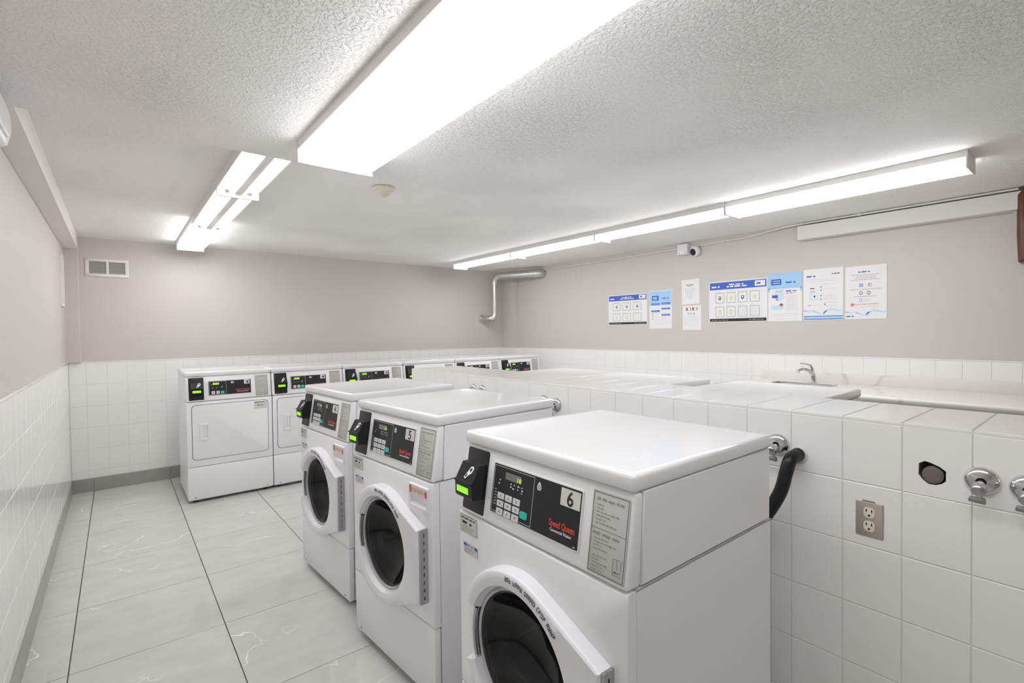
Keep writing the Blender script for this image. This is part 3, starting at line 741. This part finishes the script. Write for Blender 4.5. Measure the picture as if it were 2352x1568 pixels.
ou = empty('wall_outlet', (XP0-.001, .483, .880)); tag(ou, 'steel duplex power outlet plate on the white partition tiles', 'outlet')
MB().rrect(-.036, -.054, .036, .054, .003, -.002, .005, IVORY, .002).build('cover_plate', ou, Mx)
for s_ in (.021, -.021):
    rc = MB().rrect(-.0145, s_-.0165, .0145, s_+.0165, .010, .004, .0062, CREAM, .0006).build('receptacle', ou, Mx)
    MB().quad(-.0085, s_+.002, -.0055, s_+.011, .0066, BLACK).quad(.0055, s_+.002, .0085, s_+.011, .0066, BLACK).disc(0, s_-.008, .0032, .0032, .0066, BLACK).build('socket_slots', rc, Mx, smooth=0)
MB().box(-.018, .014, .0535, .0575, -.002, .004, DARKSTEEL).build('box_edge', ou, Mx, smooth=0)

# ------------------------------------------------------------------ counter with sink
ZK, XK = .998, 4.10
YK0, YK1 = -.55, 2.16
kb = empty('sink_cabinet', (0, 0, 0)); tag(kb, 'white base cabinet carrying the marble counter on the right wall', 'cabinet')
MB().box(XK+.03, XR-.012, YK0, YK1-.02, 0, ZK-.205, PLASTER).build('body', kb, smooth=0)
MB().box(XK+.02, XK+.032, YK0, YK1-.02, ZK-.21, ZK-.038, PLASTER).build('apron', kb, smooth=0)
for k in range(4): 
    dd = MB().box(XK+.012, XK+.031, YK0+.02+k*.67, YK0+.675+k*.67, .10, ZK-.23, PLASTER, .003, 1).build('door', kb); MB().box(XK-.010, XK+.014, YK0+.60+k*.67, YK0+.615+k*.67, .55, .66, STEEL, .003, 1).build('handle', dd)
ct = empty('countertop', (0, 0, 0)); tag(ct, 'cream marble-look counter with low backsplash along the right wall', 'counter')
sx0, sx1, sy0, sy1 = 4.24, 4.60, 1.48, 1.92
m = MB()
for x0, x1, y0, y1 in ((XK, sx0, YK0, YK1), (sx1, XR-.012, YK0, YK1), (sx0, sx1, YK0, sy0), (sx0, sx1, sy1, YK1)): m.box(x0, x1, y0, y1, ZK-.038, ZK, MARBLE)
m.build('slab', ct, smooth=0)
MB().tube([(XK, YK0, ZK-.019), (XK, YK1, ZK-.019)], .0195, MARBLE, 16).build('front_edge', ct)
MB().box(XR-.034, XR-.012, YK0, YK1, ZK-.001, ZK+.086, MARBLE, .004, 2).build('backsplash', ct)
sk = empty('sink_basin', (0, 0, 0)); tag(sk, 'steel sink basin let into the marble counter below the faucet', 'sink')
m = MB(); z0 = ZK-.16; 
m.add([(sx0, sy0, ZK+.001), (sx1, sy0, ZK+.001), (sx1, sy1, ZK+.001), (sx0, sy1, ZK+.001), (sx0+.03, sy0+.03, z0), (sx1-.03, sy0+.03, z0), (sx1-.03, sy1-.03, z0), (sx0+.03, sy1-.03, z0)], [(0, 4, 5, 1), (1, 5, 6, 2), (2, 6, 7, 3), (3, 7, 4, 0), (4, 7, 6, 5)], STEEL); m.build('bowl', sk, smooth=0)
m = MB()
for x0, x1, y0, y1 in ((sx0-.02, sx0+.004, sy0-.02, sy1+.02), (sx1-.004, sx1+.02, sy0-.02, sy1+.02), (sx0, sx1, sy0-.02, sy0+.004), (sx0, sx1, sy1-.004, sy1+.02)): m.box(x0, x1, y0, y1, ZK-.001, ZK+.004, STEEL, .0015, 1)
m.build('rim', sk)
fa = empty('faucet', (4.70, 1.665, ZK)); fa.scale = (1, 1, .80); tag(fa, 'chrome single-lever faucet standing behind the sink on the counter', 'faucet')
MB().lathe([(0, 0), (.030, 0), (.030, .004), (.024, .010), (.020, .016)], CHROME, 28).build('base', fa)
MB().tube(spline([(0, 0, .01), (-.004, .003, .06), (-.010, .006, .10), (-.016, .009, .125)]), [.021]*9+[.019]*8+[.016]*8, CHROME, 18).build('body', fa)
MB().tube(spline([(-.006, .004, .075), (-.035, .020, .125), (-.075, .045, .150), (-.115, .068, .146), (-.140, .083, .118)]), [.017]*16+[.015]*8+[.0135]*9, CHROME, 16).build('spout', fa)
MB().tube(spline([(-.012, .007, .12), (-.022, .012, .165), (-.032, .018, .195)]), [.016]*8+[.013]*9, CHROME, 14).build('lever_hub', fa)
lv = MB(); lv.tube(spline([(-.026, .015, .190), (-.060, .036, .205), (-.110, .066, .216)]), [.009]*8+[.007]*9, CHROME, 10); lv.build('lever', fa)

# ------------------------------------------------------------------ light fittings
def strip_light(name, x0, x1, y0, y1, ztop, zb, kind, lens=LENS):
    """kind: 'lens' full wrap diffuser, 'inset' diffuser smaller than its end plates, 'bare' two open tubes"""
    r = empty(name, ((x0+x1)/2, (y0+y1)/2, ztop)); T = Matrix.Translation((-(x0+x1)/2, -(y0+y1)/2, -ztop))
    hz = ztop-.42*(ztop-zb) if kind != 'bare' else ztop-.028
    hs = MB().box(x0+.002, x1-.002, y0, y1, hz, ztop+.002, LAMPW, .002, 1)
    xm = (x0+x1)/2
    if kind == 'bare':
        hs.box(x0, x0+.004, y0, y1, ztop-.058, ztop, LAMPW); hs.box(x1-.004, x1, y0, y1, ztop-.058, ztop, LAMPW)
    hs.build('housing', r, T, smooth=30)
    if kind in ('lens', 'inset'):
        i = .004 if kind == 'lens' else .018; zz = zb if kind == 'lens' else zb+.018; e = .02 if kind == 'lens' else .02
        p = [(x0+i, hz+.004), (x0+i+.006, zz+.012), (x0+i+.022, zz), (x1-i-.022, zz), (x1-i-.006, zz+.012), (x1-i, hz+.004)]
        n = len(p); ya, yb_ = y0+.006, y1-.006
        v = [(a, ya, b_) for a, b_ in p]+[(a, yb_, b_) for a, b_ in p]
        f = [(q, q+1, n+q+1, n+q) for q in range(n-1)]
        MB().add(v, f, lens).build('diffuser', r, T, smooth=50)
    else:
        MB().hexa([(xm-.021, y0+.02, ztop-.080), (xm+.021, y0+.02, ztop-.080), (xm+.021, y1-.02, ztop-.080), (xm-.021, y1-.02, ztop-.080), (xm-.027, y0+.01, ztop-.026), (xm+.027, y0+.01, ztop-.026), (xm+.027, y1-.01, ztop-.026), (xm-.027, y1-.01, ztop-.026)], LAMPW, .002, 1).build('ballast_channel', r, T)
        for x in (xm-.060, xm+.060):
            tb = MB().tube([(x, y0+.060, ztop-.062), (x, y1-.060, ztop-.062)], .0130, TUBE, 14).build('tube', r, T)
            for ya in (y0+.006, y1-.066): MB().tube([(x, ya, ztop-.062), (x, ya+.060, ztop-.062)], .0138, LAMPW, 12).build('tube_cap', tb, T)
    for y in (y0, y1-.006): MB().box(x0-.001, x1+.001, y-.001, y+.007, zb-(.016 if kind == 'bare' else .004), ztop+.001, LAMPW, .0015, 1).build('end_plate', r, T)
    return r
big = strip_light('ceiling_light', .605, .930, -.30, 2.165, ZLOW, 2.192, 'lens', BIGLENS)
tag(big, 'wide wrap-around fluorescent light lit under the lower ceiling', 'ceiling light')
LX0, LX1 = .485, .713
for y0, y1, k, l in ((4.635, 5.87, 'lens', 'lit strip light with closed diffuser next to the back wall vent'), (3.40, 4.63, 'bare', 'open two-tube strip light between the closed one and the other open one'), (2.20, 3.395, 'bare', 'open two-tube strip light partly hidden by the edge of the lower ceiling')):
    tag(strip_light('ceiling_light', LX0, LX1, y0, y1, ZC, 2.322, k), l, 'ceiling light', 'strip lights in the row over the aisle')
RX0, RX1 = 3.515, 3.735
for y0, y1, k, l in ((4.375, 5.585, 'inset', 'lit strip light closest to the metal duct in the row along the right wall'), (3.115, 4.370, 'inset', 'lit strip light second from the duct in the row along the right wall'), (1.845, 3.110, 'inset', 'lit strip light third from the duct, above the security camera'), (.515, 1.840, 'lens', 'lit strip light at the row end farthest from the duct, screw in its end cap')):
    o = strip_light('ceiling_light', RX0, RX1, y0, y1, ZC, 2.318, k, RLENS); tag(o, l, 'ceiling light', 'strip lights along the right wall')
MB().lathe([(0, .003), (.006, .002), (.007, 0)], CHROME, 12, Matrix.Translation((.045, -.666, -.035)) @ Matrix.Rotation(R(90), 4, 'X')).build('screw', o)

# ------------------------------------------------------------------ ceiling and wall fittings
sd = empty('smoke_detector', (1.357, 2.98, ZC)); tag(sd, 'round cream smoke detector on the ceiling beyond the wide light', 'smoke detector')
MB().lathe([(.0, -.004), (.068, -.004), (.070, -.010), (.066, -.020), (.050, -.028), (.046, -.030)], CREAM, 36).lathe([(.058, 0), (.058, -.004), (.050, -.005)], CREAM, 36).build('base', sd)
MB().lathe([(.048, -.028), (.046, -.038), (.036, -.048), (.026, -.050), (.024, -.058), (.016, -.062), (.0, -.062)], CREAM, 32).build('chamber', sd)
# return-air grille on the back wall
vx0, vx1, vz0, vz1 = -.215, .109, 2.043, 2.213
vg = empty('wall_vent', (0, YB, 0)); tag(vg, 'white framed double return-air grille high on the back wall', 'vent')
MV = basis((0, 0, 0), (1, 0, 0), (0, 0, 1), (0, -1, 0))
m = MB(); fw = .027; xm = (vx0+vx1)/2
for a in ((vx0, vz0, vx1, vz0+fw), (vx0, vz1-fw, vx1, vz1), (vx0, vz0+fw, vx0+fw, vz1-fw), (vx1-fw, vz0+fw, vx1, vz1-fw), (xm-.010, vz0+fw, xm+.010, vz1-fw)): m.rrect(*a, .001, -.005, .010, TRIMW, .001, n=1)
m.build('frame', vg, MV)
MB().quad(vx0+.01, vz0+.01, vx1-.01, vz1-.01, .001, ALU).build('filter_panel', vg, MV, smooth=0)
for a, b_ in ((vx0+fw, xm-.010), (xm+.010, vx1-fw)):
    for k in range(11):
        z = vz0+fw+.006+k*.0106; MB().add([(a, z, .002), (b_, z, .002), (b_, z+.006, .009), (a, z+.006, .009), (a, z-.001, .002), (b_, z-.001, .002), (b_, z+.005, .0092), (a, z+.005, .0092)], [(0, 1, 2, 3), (7, 6, 5, 4), (3, 2, 6, 7)], ALU).build('slat', vg, MV, smooth=0)
# access panel on the left wall
ap = empty('access_panel', (XL, 5.83, 1.96)); tag(ap, 'narrow white access panel high on the left wall by the corner', 'panel')
ML = basis((0, 0, 0), (0, 1, 0), (0, 0, 1), (1, 0, 0))
m = MB()
for a in ((-.11, -.225, .11, -.200), (-.11, .200, .11, .225), (-.11, -.2, -.085, .2), (.085, -.2, .11, .2)): m.rrect(*a, .001, -.004, .013, TRIMW, .001, n=1)
m.build('frame', ap, ML); MB().rrect(-.083, -.198, .083, .198, .002, -.004, .006, TRIMW, .001, n=1).build('flap', ap, ML); MB().quad(-.086, -.201, .086, .201, .001, TRIMW).build('back_plate', ap, ML, smooth=0)
# rounded white housing on the left wall under the ceiling
em = empty('emergency_light', (XL, 2.285, 2.202)); tag(em, 'rounded white plastic wall unit under the ceiling on the left wall', 'wall unit')
def dome(ru, rv, h, e, m, lev=(0, .45, .75, .92, 1.0), z0=-.004):
    mb = MB(); v = []; f = []; n = 40; prof = [(1.0, z0), (1.0, h*.45), (.97, h*.72), (.90, h*.90), (.78, h*.98), (.5, h), (0.0, h)]
    for s_, z in prof:
        for i in range(n):
            a = 2*math.pi*i/n; c, s2 = math.cos(a), math.sin(a); v.append((ru*s_*math.copysign(abs(c)**e, c), rv*s_*math.copysign(abs(s2)**e, s2), z))
    for k in range(len(prof)-1):
        for i in range(n): j = (i+1) % n; f.append((k*n+i, k*n+j, (k+1)*n+j, (k+1)*n+i))
    return mb.add(v, f, m)
dome(.235, .080, .088, .62, PLASTIC).build('housing', em, ML)
dome(.17, .052, .012, .62, PLASTIC).build('front_cover', em, ML @ Matrix.Translation((-.01, 0, .084)))
# galvanised duct in the corner
du = empty('exhaust_duct', (4.37, YB, 1.665)); tag(du, 'galvanised round exhaust duct bending from the back wall up to the ceiling', 'duct')
T = Matrix.Translation((-4.37, -YB, -1.665))
P = [(4.37, YB-.004, 1.665), (4.37, YB-.06, 1.665), (4.385, YB-.14, 1.668), (4.43, YB-.19, 1.675), (4.455, YB-.20, 1.73), (4.458, YB-.20, 1.80)]
MB().tube(spline(P, 6), .047, GALV, 20).build('lower_elbow', du, T)
MB().tube([(4.458, YB-.20, 1.79), (4.46, YB-.20, 2.20)], .043, GALV, 20).build('riser_pipe', du, T)
MB().tube(spline([(4.46, YB-.20, 2.18), (4.462, YB-.21, 2.25), (4.485, YB-.27, 2.295), (4.53, YB-.36, 2.302)], 6), .052, GALV, 20).build('upper_elbow', du, T)
MB().tube([(4.52, YB-.34, 2.302), (4.735, YB-.80, 2.306)], .056, GALV, 22).build('horizontal_pipe', du, T)
MB().tube(spline([(4.715, YB-.76, 2.306), (4.75, YB-.835, 2.306), (4.79, YB-.87, 2.306), (4.830, YB-.875, 2.306)], 6), .060, GALV, 22).build('wall_elbow', du, T)
for p, q, r_ in (((4.457, YB-.20, 1.815), (4.4575, YB-.20, 1.835), .0475), ((4.46, YB-.20, 2.165), (4.46, YB-.20, 2.185), .0475), ((4.694, YB-.712, 2.305), (4.704, YB-.734, 2.305), .0605)): MB().tube([p, q], r_, GALV, 20).build('joint_band', du, T)
MB().lathe([(.0, .010), (.040, .010), (.062, .004), (.070, .004), (.070, .0005)], GALV, 28, basis((4.37, YB, 1.665), (1, 0, 0), (0, 0, 1), (0, -1, 0))).build('wall_flange', du, T)
# conduit along the top of the right wall
cnd = empty('wire_conduit', (XR, 3, 2.36)); tag(cnd, 'thin painted conduit running along the top of the right wall', 'conduit'); T = Matrix.Translation((-XR, -3, -2.36))
cp_ = spline([(XR-.011, 5.28, 2.352), (XR-.011, 4.4, 2.353), (XR-.011, 3.4, 2.356), (XR-.011, 2.5, 2.366), (XR-.011, 2.30, 2.369), (XR-.030, 2.08, 2.388), (XR-.085, 1.86, 2.396), (XR-.088, 1.2, 2.396), (XR-.088, .44, 2.396)], 6)
MB().tube(cp_, .0085, CONDUIT, 10).build('pipe', cnd, T)
for y, z, x in ((4.3, 2.353, XR-.011), (3.7, 2.355, XR-.011), (2.55, 2.3655, XR-.011), (1.35, 2.396, XR-.088)): MB().box(x-.010, x+.012, y-.012, y+.012, z-.0105, z+.0105, CONDUIT, .003, 1).build('coupling', cnd, T)
# white trunking box
tr = MB().box(XR-.10, XR+.002, .38, 1.815, 2.258, 2.378, PLASTER, .002, 1).build('cable_trunking', smooth=30); tag(tr, 'white rectangular boxed trunking under the conduit beside the brown wooden cabinet', 'trunking')
# security camera
sc = empty('security_camera', (XR, 2.89, 2.31)); tag(sc, 'small white dome security camera with junction box above the posters', 'camera')
MB().box(-.065, .002, .033, .150, -.028, .086, PLASTIC, .004, 2).build('junction_box', sc)
for y in (.055, .125): MB().lathe([(0, .002), (.005, .0015), (.006, 0)], DARKSTEEL, 8, Matrix.Translation((-.065, y, -.014)) @ Mx).build('screw', sc)
Tm = Matrix.Translation((-.03, -.045, -.006)) @ Matrix.Rotation(R(-12), 4, 'Z') @ Matrix.Rotation(R(-18), 4, 'Y') @ Mx
MB().lathe([(.040, -.035), (.052, -.02), (.056, .0), (.054, .022), (.046, .036), (.036, .040)], PLASTIC, 32, Tm).build('housing', sc)
MB().lathe([(.038, .038), (.036, .042), (.030, .044), (.0, .045)], PANELBLACK, 32, Tm).text('camera', -.018, -.004, .010, .0462, PALEINK, .036).build('lens_window', sc) if False else MB().lathe([(.038, .038), (.036, .042), (.030, .044), (.0, .045)], PANELBLACK, 32, Tm).build('lens_window', sc)
# wooden case at the end of the trunking
wc = empty('wooden_wall_cabinet', (XR, .2, 2.15)); tag(wc, 'dark red-brown wooden wall cabinet beside the white trunking', 'cabinet')
T = Matrix.Translation((0, 0, 0))
oc = [(-.232, -.240), (.30, -.240), (.30, .225), (-.205, .225), (-.242, .200), (-.242, -.07)]
oc = [(-.238, -.248), (.30, -.248), (.30, .250), (-.215, .250), (-.246, .205), (-.246, -.07)]
MB().prism(oc, -.002, .115, WOOD, .018).build('case', wc, Mx)
MB().rrect(-.18, -.19, .24, .19, .01, .113, .122, WOOD, .004).build('door_panel', wc, Mx)
MB().box(-.04, .0, .245, .262, .08, .12, STICK, .003, 1).build('cable_gland', wc)

# ------------------------------------------------------------------ posters on the right wall
PC = {'b': BLUEINK, 's': SKYINK, 'p': PALEBLUE, 'k': INK, 'g': GREYINK, 'l': PALEINK, 'w': PAPER, 'r': REDINK, 'y': YELLOWINK, 'n': BROWNINK, 'x': WHITEINK}
def poster(label, y0, zt, y1, zb, draw, cat='poster', tilt=0):
    r = empty('wall_poster', (XR-.0015, (y0+y1)/2, (zt+zb)/2)); tag(r, label, cat, 'posters on the right wall')
    wd, ht = y0-y1, zt-zb
    m = Mx @ Matrix.Rotation(tilt, 4, 'Z') @ Matrix.Translation((-wd/2, -ht/2, 0)); 
    MB().prism([(0, 0), (wd, 0), (wd, ht), (0, ht)], -.001, .0015, PAPER).build('sheet', r, m, smooth=0)
    t = MB(); draw(t, wd, ht, .0022); t.build('printed_artwork', r, m, smooth=0)
    return r
def Q(t, w_, h_, z, c, a, b_, c2, d, k=0): t.quad(a*w_, b_*h_, c2*w_, d*h_, z+k*.0003, PC[c])
def step_chart(cols, rowsets, seed):
    def d(t, w_, h_, z):
        rn = random.Random(seed)
        Q(t, w_, h_, z, 'b', .015, .80, .985, .975); Q(t, w_, h_, z, 'w', .80, .83, .965, .955, 1); marks(t, .83*w_, .87*h_, .94*w_, .05*h_, z+.0006, BLUEINK, rn, .7)
        marks(t, .05*w_, .85*h_, .20*w_, .045*h_, z+.0003, WHITEINK, rn); marks(t, .36*w_, .895*h_, .62*w_, .03*h_, z+.0003, WHITEINK, rn); marks(t, .32*w_, .845*h_, .68*w_, .035*h_, z+.0003, WHITEINK, rn)
        Q(t, w_, h_, z, 'k', .015, .02, .985, .09); marks(t, .05*w_, .045*h_, .35*w_, .02*h_, z+.0003, GREYINK, rn); marks(t, .70*w_, .045*h_, .95*w_, .02*h_, z+.0003, GREYINK, rn)
        for j, (cnt, v) in enumerate(rowsets):
            for i in range(cnt):
                a = .12+i*(.80/cols); b2 = a+.62/cols; t.frame(a*w_, v*h_, b2*w_, (v+.25)*h_, .004, z, GREYINK)
                marks(t, a*w_, (v+.265)*h_, (a+.4/cols)*w_, .012*h_, z, PALEINK, rn)
                c = 'y' if (j == 1 and i < 2) or (cols == 4 and j == 0 and i in (1, 3)) else 'k'
                if j == 0: t.disc((a+b2)/2*w_, (v+.12)*h_, .025*w_, .045*h_, z+.0003, PC[c]); t.disc((a+b2)/2*w_, (v+.125)*h_, .014*w_, .022*h_, z+.0006, PAPER)
                elif i < 2: t.disc((a+b2)/2*w_, (v+.12)*h_, .03*w_, .06*h_, z+.0003, YELLOWINK); t.disc((a+b2)/2*w_, (v+.12)*h_, .018*w_, .035*h_, z+.0006, PAPER)
                else:
                    for k in range(4): marks(t, (a+.02)*w_, (v+.05+k*.05)*h_, (b2-.02)*w_, .012*h_, z+.0003, PALEINK, rn)
    return d
def blue_notice(t, w_, h_, z):
    rn = random.Random(2); Q(t, w_, h_, z, 's', .02, .61, .98, .985); Q(t, w_, h_, z, 'b', .12, .74, .42, .87, 1); marks(t, .16*w_, .80*h_, .38*w_, .035*h_, z+.0006, PALEBLUE, rn); marks(t, .16*w_, .76*h_, .38*w_, .02*h_, z+.0006, PALEBLUE, rn)
    marks(t, .58*w_, .78*h_, .88*w_, .03*h_, z+.0003, BLUEINK, rn)
    for a, v in ((.09, .625), (.55, .635), (.55, .50), (.09, .44), (.55, .335)): Q(t, w_, h_, z, 'b', a, v, a+.37, v+.045, 1); marks(t, (a+.05)*w_, (v+.015)*h_, (a+.32)*w_, .015*h_, z+.0006, SKYINK, rn)
    for v in (.37, .32, .25): Q(t, w_, h_, z, 'k', .14, v, .165, v+.025)
    for v in (.40, .29, .24, .20, .16, .12): marks(t, .2*w_, v*h_, .85*w_, .008*h_, z, PALEINK, rn)
def plain_notice(t, w_, h_, z):
    rn = random.Random(6); marks(t, .27*w_, .77*h_, .70*w_, .025*h_, z, INK, rn); marks(t, .36*w_, .72*h_, .62*w_, .022*h_, z, INK, rn)
    for k in range(8): s_ = .29-k*.024; marks(t, (.49-s_)*w_, (.60-k*.052)*h_, (.49+s_)*w_, .016*h_, z, GREYINK, rn, .55)
def photo_notice(t, w_, h_, z):
    rn = random.Random(8)
    for a in (.18, .52): Q(t, w_, h_, z, 'n', a, .80, a+.28, .92); Q(t, w_, h_, z, 'x', a+.10, .81, a+.24, .91, 1)
    for a in (.28, .42, .58): Q(t, w_, h_, z, 'g', a, .64, a+.09, .655); Q(t, w_, h_, z, 'g', a, .65, a+.025, .73); Q(t, w_, h_, z, 'g', a+.05, .66, a+.075, .70)
    for v in (.55, .50, .44, .39, .34, .29, .23): marks(t, .1*w_, v*h_, .85*w_, .010*h_, z, PALEINK, rn)
def dryer_notice(t, w_, h_, z):
    rn = random.Random(10); Q(t, w_, h_, z, 's', 0, .68, 1, 1); Q(t, w_, h_, z, 'b', .09, .76, .40, .88, 1); Q(t, w_, h_, z, 'p', .14, .835, .36, .85, 2); Q(t, w_, h_, z, 'p', .14, .79, .36, .805, 2)
    marks(t, .53*w_, .785*h_, .83*w_, .035*h_, z+.0003, BLUEINK, rn)
    Q(t, w_, h_, z, 's', 0, .62, .05, .69); Q(t, w_, h_, z, 's', .95, .62, 1, .69)
    t.prism([(.20*w_, .46*h_), (.38*w_, .41*h_), (.47*w_, .46*h_), (.47*w_, .66*h_), (.22*w_, .66*h_)], z-.0003, z, PC['p']); Q(t, w_, h_, z, 'l', .24, .60, .44, .64, 1); Q(t, w_, h_, z, 'b', .12, .49, .30, .55, 1); t.disc(.27*w_, .46*h_, .03*w_, .02*h_, z+.0006, PC['r'])
    Q(t, w_, h_, z, 'p', .10, .24, .46, .34); Q(t, w_, h_, z, 'g', .18, .285, .26, .292, 1); t.disc(.40*w_, .345*h_, .055*w_, .03*h_, z+.0003, PC['n']); t.disc(.395*w_, .345*h_, .03*w_, .018*h_, z+.0006, PC['r'])
    marks(t, .54*w_, .61*h_, .86*w_, .025*h_, z, BLUEINK, rn); marks(t, .54*w_, .57*h_, .80*w_, .02*h_, z, GREYINK, rn)
    for k in range(14): marks(t, .56*w_, (.52-k*.022)*h_, .88*w_, .008*h_, z, PALEINK, rn)
    for v in (.155, .115, .055): Q(t, w_, h_, z, 'l', .12, v, .9, v+.006)
def waves(t, w_, h_, z, base):
    pts = [(0, .04), (.12, .02), (.25, .03), (.40, -.02), (.52, -.04), (.62, .03), (.72, .05), (.85, .02), (1, .03)]
    for i in range(len(pts)-1):
        (a, b_), (c, d) = pts[i], pts[i+1]
        t.add([(a*w_, (base+b_-.028)*h_, z), (c*w_, (base+d-.012)*h_, z), (c*w_, (base+d+.006)*h_, z), (a*w_, (base+b_+.004)*h_, z)], [(0, 1, 2, 3)], PC['p'] if i % 2 else PC['s'])
    t.add([(.50*w_, (base-.03)*h_, z+.0003), (.55*w_, (base-.025)*h_, z+.0003), (.62*w_, (base+.03)*h_, z+.0003), (.56*w_, (base+.015)*h_, z+.0003)], [(0, 1, 2, 3)], PC['b'])
    t.add([(.60*w_, (base+.03)*h_, z+.0003), (.75*w_, (base+.01)*h_, z+.0003), (.90*w_, (base+.03)*h_, z+.0003), (.70*w_, (base+.075)*h_, z+.0003)], [(0, 1, 2, 3)], PC['p'])
def wave_notice(t, w_, h_, z):
    rn = random.Random(12); marks(t, .08*w_, .845*h_, .32*w_, .03*h_, z, BLUEINK, rn); marks(t, .72*w_, .875*h_, .92*w_, .018*h_, z, INK, rn)
    for v, a, b_ in ((.785, .15, .85), (.75, .15, .8), (.69, .48, .85), (.60, .55, .85), (.47, .52, .85), (.44, .52, .8), (.40, .52, .86), (.34, .55, .85), (.29, .18, .46), (.27, .55, .85)): marks(t, a*w_, v*h_, b_*w_, .010*h_, z, PALEINK, rn)
    for v in (.635, .57, .465, .395): Q(t, w_, h_, z, 'k', .44, v, .465, v+.02)
    Q(t, w_, h_, z, 'p', .16, .395, .38, .52); Q(t, w_, h_, z, 'w', .20, .42, .36, .515, 1); t.disc(.29*w_, .465*h_, .022*w_, .02*h_, z+.0006, INK); Q(t, w_, h_, z, 'k', .17, .615, .29, .63); Q(t, w_, h_, z, 'l', .17, .54, .30, .58)
    t.frame(.13*w_, .275*h_, .17*w_, .305*h_, .003, z, GREYINK); t.disc(.55*w_, .305*h_, .022*w_, .018*h_, z, GREYINK)
    waves(t, w_, h_, z, .165); Q(t, w_, h_, z, 'b', .01, .015, .99, .085); Q(t, w_, h_, z, 's', .01, .028, .99, .072, 1); marks(t, .12*w_, .042*h_, .88*w_, .014*h_, z+.0006, PALEBLUE, rn)
def icon_notice(t, w_, h_, z):
    rn = random.Random(14); marks(t, .32*w_, .875*h_, .62*w_, .022*h_, z, BLUEINK, rn)
    for v, a, b_ in ((.825, .16, .84), (.795, .27, .76), (.765, .25, .76), (.735, .12, .84), (.555, .12, .9), (.42, .22, .78)): marks(t, a*w_, v*h_, b_*w_, .010*h_, z, GREYINK, rn)
    Q(t, w_, h_, z, 'b', .35, .61, .44, .665); Q(t, w_, h_, z, 's', .36, .62, .43, .655, 1); t.disc(.61*w_, .64*h_, .045*w_, .032*h_, z, BROWNINK); t.disc(.615*w_, .64*h_, .032*w_, .022*h_, z+.0003, PAPER); t.disc(.605*w_, .64*h_, .016*w_, .016*h_, z+.0006, YELLOWINK)
    for a in (.39, .58): t.disc(a*w_, .49*h_, .045*w_, .035*h_, z, INK); t.disc(a*w_, .49*h_, .034*w_, .026*h_, z+.0003, PAPER); t.disc(a*w_, .49*h_, .01*w_, .008*h_, z+.0006, INK)
    t.frame(.36*w_, .32*h_, .41*w_, .385*h_, .002, z, BLUEINK); marks(t, .43*w_, .365*h_, .62*w_, .01*h_, z, PALEINK, rn); marks(t, .43*w_, .335*h_, .60*w_, .01*h_, z, PALEINK, rn)
    t.disc(.18*w_, .275*h_, .045*w_, .028*h_, z, REDINK); t.disc(.18*w_, .275*h_, .02*w_, .012*h_, z+.0003, PALEINK); marks(t, .25*w_, .275*h_, .84*w_, .010*h_, z, REDINK, rn); marks(t, .12*w_, .23*h_, .84*w_, .009*h_, z, PALEINK, rn)
    waves(t, w_, h_, z, .115); marks(t, .03*w_, .045*h_, .22*w_, .025*h_, z, BLUEINK, rn)
poster('landscape chart with blue header and six step pictures, black foot bar', 4.054, 1.907, 3.477, 1.537, step_chart(3, ((3, .48), (3, .13)), 1))
poster('narrow light-blue headed notice with dark blue tabs beside the six-picture chart', 3.444, 1.920, 3.148, 1.486, blue_notice)
poster('plain white page with a funnel of small print, above the page with two photographs', 3.026, 2.014, 2.815, 1.746, plain_notice, 'paper notice', .02)
poster('white page with two small brown photographs, below the plain printed page', 3.014, 1.730, 2.796, 1.466, photo_notice, 'paper notice')
poster('landscape chart with blue header and eight step pictures, black foot bar', 2.706, 1.960, 2.116, 1.542, step_chart(4, ((4, .47), (4, .13)), 4))
poster('light-blue headed notice with a drawing of a pale blue machine', 2.108, 1.988, 1.814, 1.538, dryer_notice)
poster('white notice with blue waves above a solid blue foot bar', 1.800, 1.996, 1.489, 1.542, wave_notice)
poster('white notice with round icons, a red line and blue waves at its foot', 1.474, 1.986, 1.185, 1.543, icon_notice)
